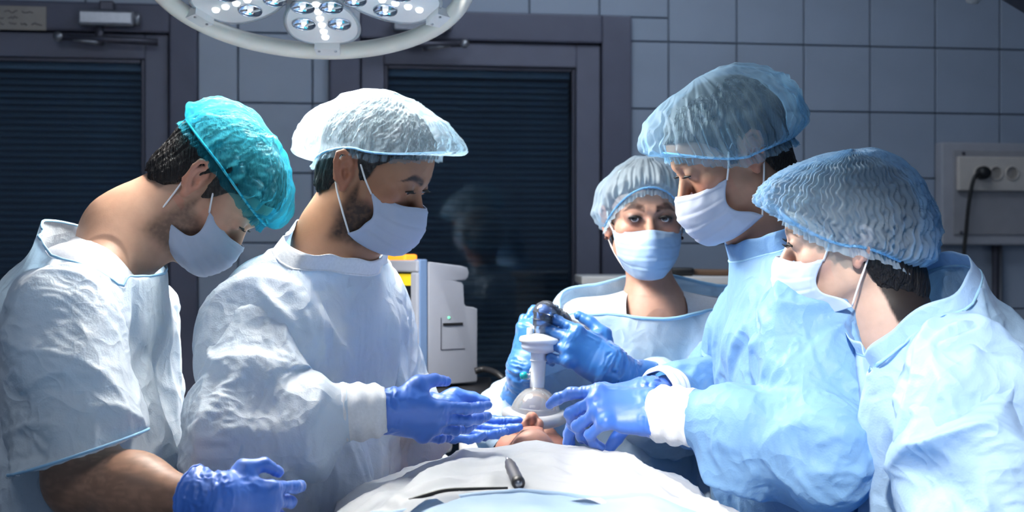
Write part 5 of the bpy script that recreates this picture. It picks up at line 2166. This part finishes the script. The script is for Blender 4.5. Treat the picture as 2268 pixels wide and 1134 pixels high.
# rolled upper edge of the nearer sheet
b_ = np.array([cx, 1.3, TOPZ])
o = link('patient_drape', mkmesh('patient_drape', V, F, True, None, b_), D_BLUE, None, b_)
setm(o, label='pale blue drape with rolled edge covering the belly, nearest the camera', category='drape')
BASE[o.name] = b_
edge = V[-150:]
MB().tube(edge[::2] + [0, 0, -.004], .0075, 10).build(o, 'rolled_edge', D_BLUE, True)

# cable lying along the drape edge
pts = [P(930, 1150, 1.775), P(985, 1118, 1.775), P(1040, 1103, 1.775), P(1090, 1097, 1.775), P(1130, 1097, 1.775)]


def on_sheet(px, Y, lift=.012 + .012, prof=body_profile):
    x = (px - CX) / FPX * Y - cx
    ss = np.linspace(-.36, .36, 400)
    xx, zz = prof(ss, Y)
    return np.array([cx + x, Y, np.interp(x, xx, zz) + lift])


cab = [on_sheet(p_, 1.765, .030) for p_ in (905, 940, 985, 1040, 1090, 1125)]
MB().tube(crom(cab, 40), list(np.linspace(.0034, .0016, 40)), 8).alone('instrument_cable', M_BLACK, cab[2], True, label='black cable lying along the edge of the drapes', category='cable')

# scalpel-like instrument on the drape
a_ = on_sheet(1149, 1.775, .033)
b2 = on_sheet(1121, 1.915, .042)
t = thing('surgical_instrument', 'dark grey pointed instrument lying on the white drape', 'instrument', a_)
ax_ = unit(b2 - a_)
M_GREY = plain('instrument_grey', (.13, .125, .14), .4, metal=.3)
L_ = np.linalg.norm(b2 - a_)
MB().lathe([(.0, 0), (.0072, 0), (.0082, .004), (.0086, .03), (.0080, .06), (.0086, L_ * .45), (.0076, L_ * .55), (.0080, L_ * .62), (.0064, L_ * .70), (.0058, L_ * .76), (.003, L_ * .82)], a_, ax_, 24).build(t, 'grip', M_GREY, True)
MB().lathe([(.0028, L_ * .80), (.0024, L_ * .90), (.0002, L_)], a_, ax_, 10).build(t, 'tip', M_STEEL, True)
MB().lathe([(.0072, -.0008), (.0088, .002), (.0092, .008), (.0086, .012)], a_, ax_, 24, caps=False).build(t, 'end_ring', M_BLACK, True)
MB().lathe([(.0, -.002), (.0038, -.002), (.0046, .0002), (.0046, .004)], a_, ax_, 20, caps=False).build(t, 'end_socket', M_STEEL, True)

# ================================================================ BREATHING MASK, FILTER, TUBE
M_CLEAR = glass_mat('clear_plastic', (.95, .98, 1.0), .06, .95, .20)
M_MILK = plain('milky_plastic', (.80, .82, .84), .3, var=.02, coat=.3)
M_TEAL2 = plain('teal_cap_plastic', (.0, .30, .32), .4)
YB = 2.46
MC = P(1186, 912, YB)
bm_ = thing('breathing_mask', 'clear breathing mask with white filter held over the face of the patient', 'breathing mask', MC)
sc_ = YB / FPX                                               # metres per pixel here
AX = unit(P(1200, 690, YB) - P(1188, 880, YB))               # tube axis, leaning a touch right
dome = [(.046, -.004), (.0445, .006), (.040, .018), (.032, .030), (.022, .039), (.0135, .043), (.012, .050)]
MB().lathe(dome, MC, AX, 40, caps=False).build(bm_, 'mask_dome', M_CLEAR, True)
# soft cushion round the mask edge
ra = np.linspace(0, 2 * math.pi, 48, endpoint=False)
e1_ = unit(np.cross(AX, (0, 1, 0)))
e2_ = np.cross(AX, e1_)
cush = [MC + (.050 * math.cos(q)) * e1_ + (.050 * math.sin(q)) * e2_ + AX * (-.010 + .004 * math.cos(2 * q)) for q in ra]
MB().tube(cush, .0115, 12, closed=True).build(bm_, 'cushion', glass_mat('cushion_vinyl', (.95, .97, 1), .15, .6, .35), True)


def al(px, py):
    return (P(px, py, YB) - MC) @ AX


z = lambda py: al(1190, py)
MB().lathe([(.013, z(858)), (.0135, z(845)), (.0135, z(800)), (.0150, z(798)), (.0150, z(778))], MC, AX, 28, caps=False).build(bm_, 'connector_tube', M_MILK, True)
MB().lathe([(.016, z(800)), (.016, z(797))], MC, AX, 28).build(bm_, 'connector_ring', M_MILK, True)
MB().lathe([(.0, z(783)), (.020, z(781)), (.031, z(775)), (.0335, z(768)), (.0335, z(760)), (.0375, z(759)), (.0380, z(752)), (.036, z(747)), (.022, z(742)), (.013, z(738))], MC, AX, 44, caps=False).build(bm_, 'filter_housing', M_MILK, True)
MB().lathe([(.0125, z(742)), (.0125, z(722)), (.0130, z(721)), (.0130, z(708))], MC, AX, 28, caps=False).build(bm_, 'filter_port', M_CLEAR, True)
c_ = MC + AX * z(745) - e1_ * .0
lp = P(1173, 748, YB - .005)
MB().lathe([(.0058, 0), (.0058, .017), (.0045, .018), (0, .018)], lp, AX, 16).build(bm_, 'sampling_port', M_MILK, True)
vp = P(1178, 832, YB)
MB().tube(crom([vp + [.004, 0, .004], vp + [-.006, 0, -.002], vp + [-.011, -.002, 0]], 10), .0055, 12).build(bm_, 'valve_stem', M_CLEAR, True)
MB().lathe([(.0, 0), (.0065, .0), (.0070, .006), (.0055, .011), (0, .012)], vp + [-.010, -.004, .001], unit((-.9, -.3, -.1)), 16).build(bm_, 'valve_cap', M_TEAL2, True)
MB().tube([vp + [.006, 0, .006], vp + [-.004, 0, .010]], .0045, 10).build(bm_, 'valve_branch', M_MILK, True)
el = thing('tube_elbow', 'clear swivel elbow joining the filter to the breathing hose', 'tube connector', P(1204, 715, YB))
M_SMOKE = glass_mat('smoky_clear_plastic', (.66, .72, .82), .05, .6, .08)
pts = crom([P(1201, 722, YB), P(1202, 705, YB), P(1205, 690, YB), P(1218, 692, YB + .01), P(1236, 708, YB + .02), P(1252, 716, YB + .035)], 26)
MB().tube(pts, [.0175] * 8 + [.0195] * 6 + [.0165] * 12, 20).build(el, 'elbow', M_SMOKE, True)
for k in (4, 8, 18, 22):
    MB().tube([pts[k] - (pts[k + 1] - pts[k]) * .12, pts[k] + (pts[k + 1] - pts[k]) * .25], .0200, 20).build(el, 'collar', M_SMOKE, True)
MB().lathe([(.006, 0), (.006, .012), (.004, .014), (0, .014)], P(1228, 692, YB + .01), unit((.2, -.2, 1)), 14).build(el, 'port_cap', M_SMOKE, True)
hose = crom([pts[-1], P(1268, 722, YB + .07), P(1300, 740, YB + .12), P(1350, 800, YB + .13), P(1400, 900, YB + .16), P(1420, 1050, YB + .18), P(1420, 1200, YB + .2)], 120)
MB().tube(hose, [.011 + .0016 * math.sin(q * 1.6) for q in range(120)], 14).alone('breathing_hose', plain('hose_grey', (.40, .40, .40), .4), hose[0], True,
    label='corrugated grey breathing hose leading away under the azure glove', category='hose')
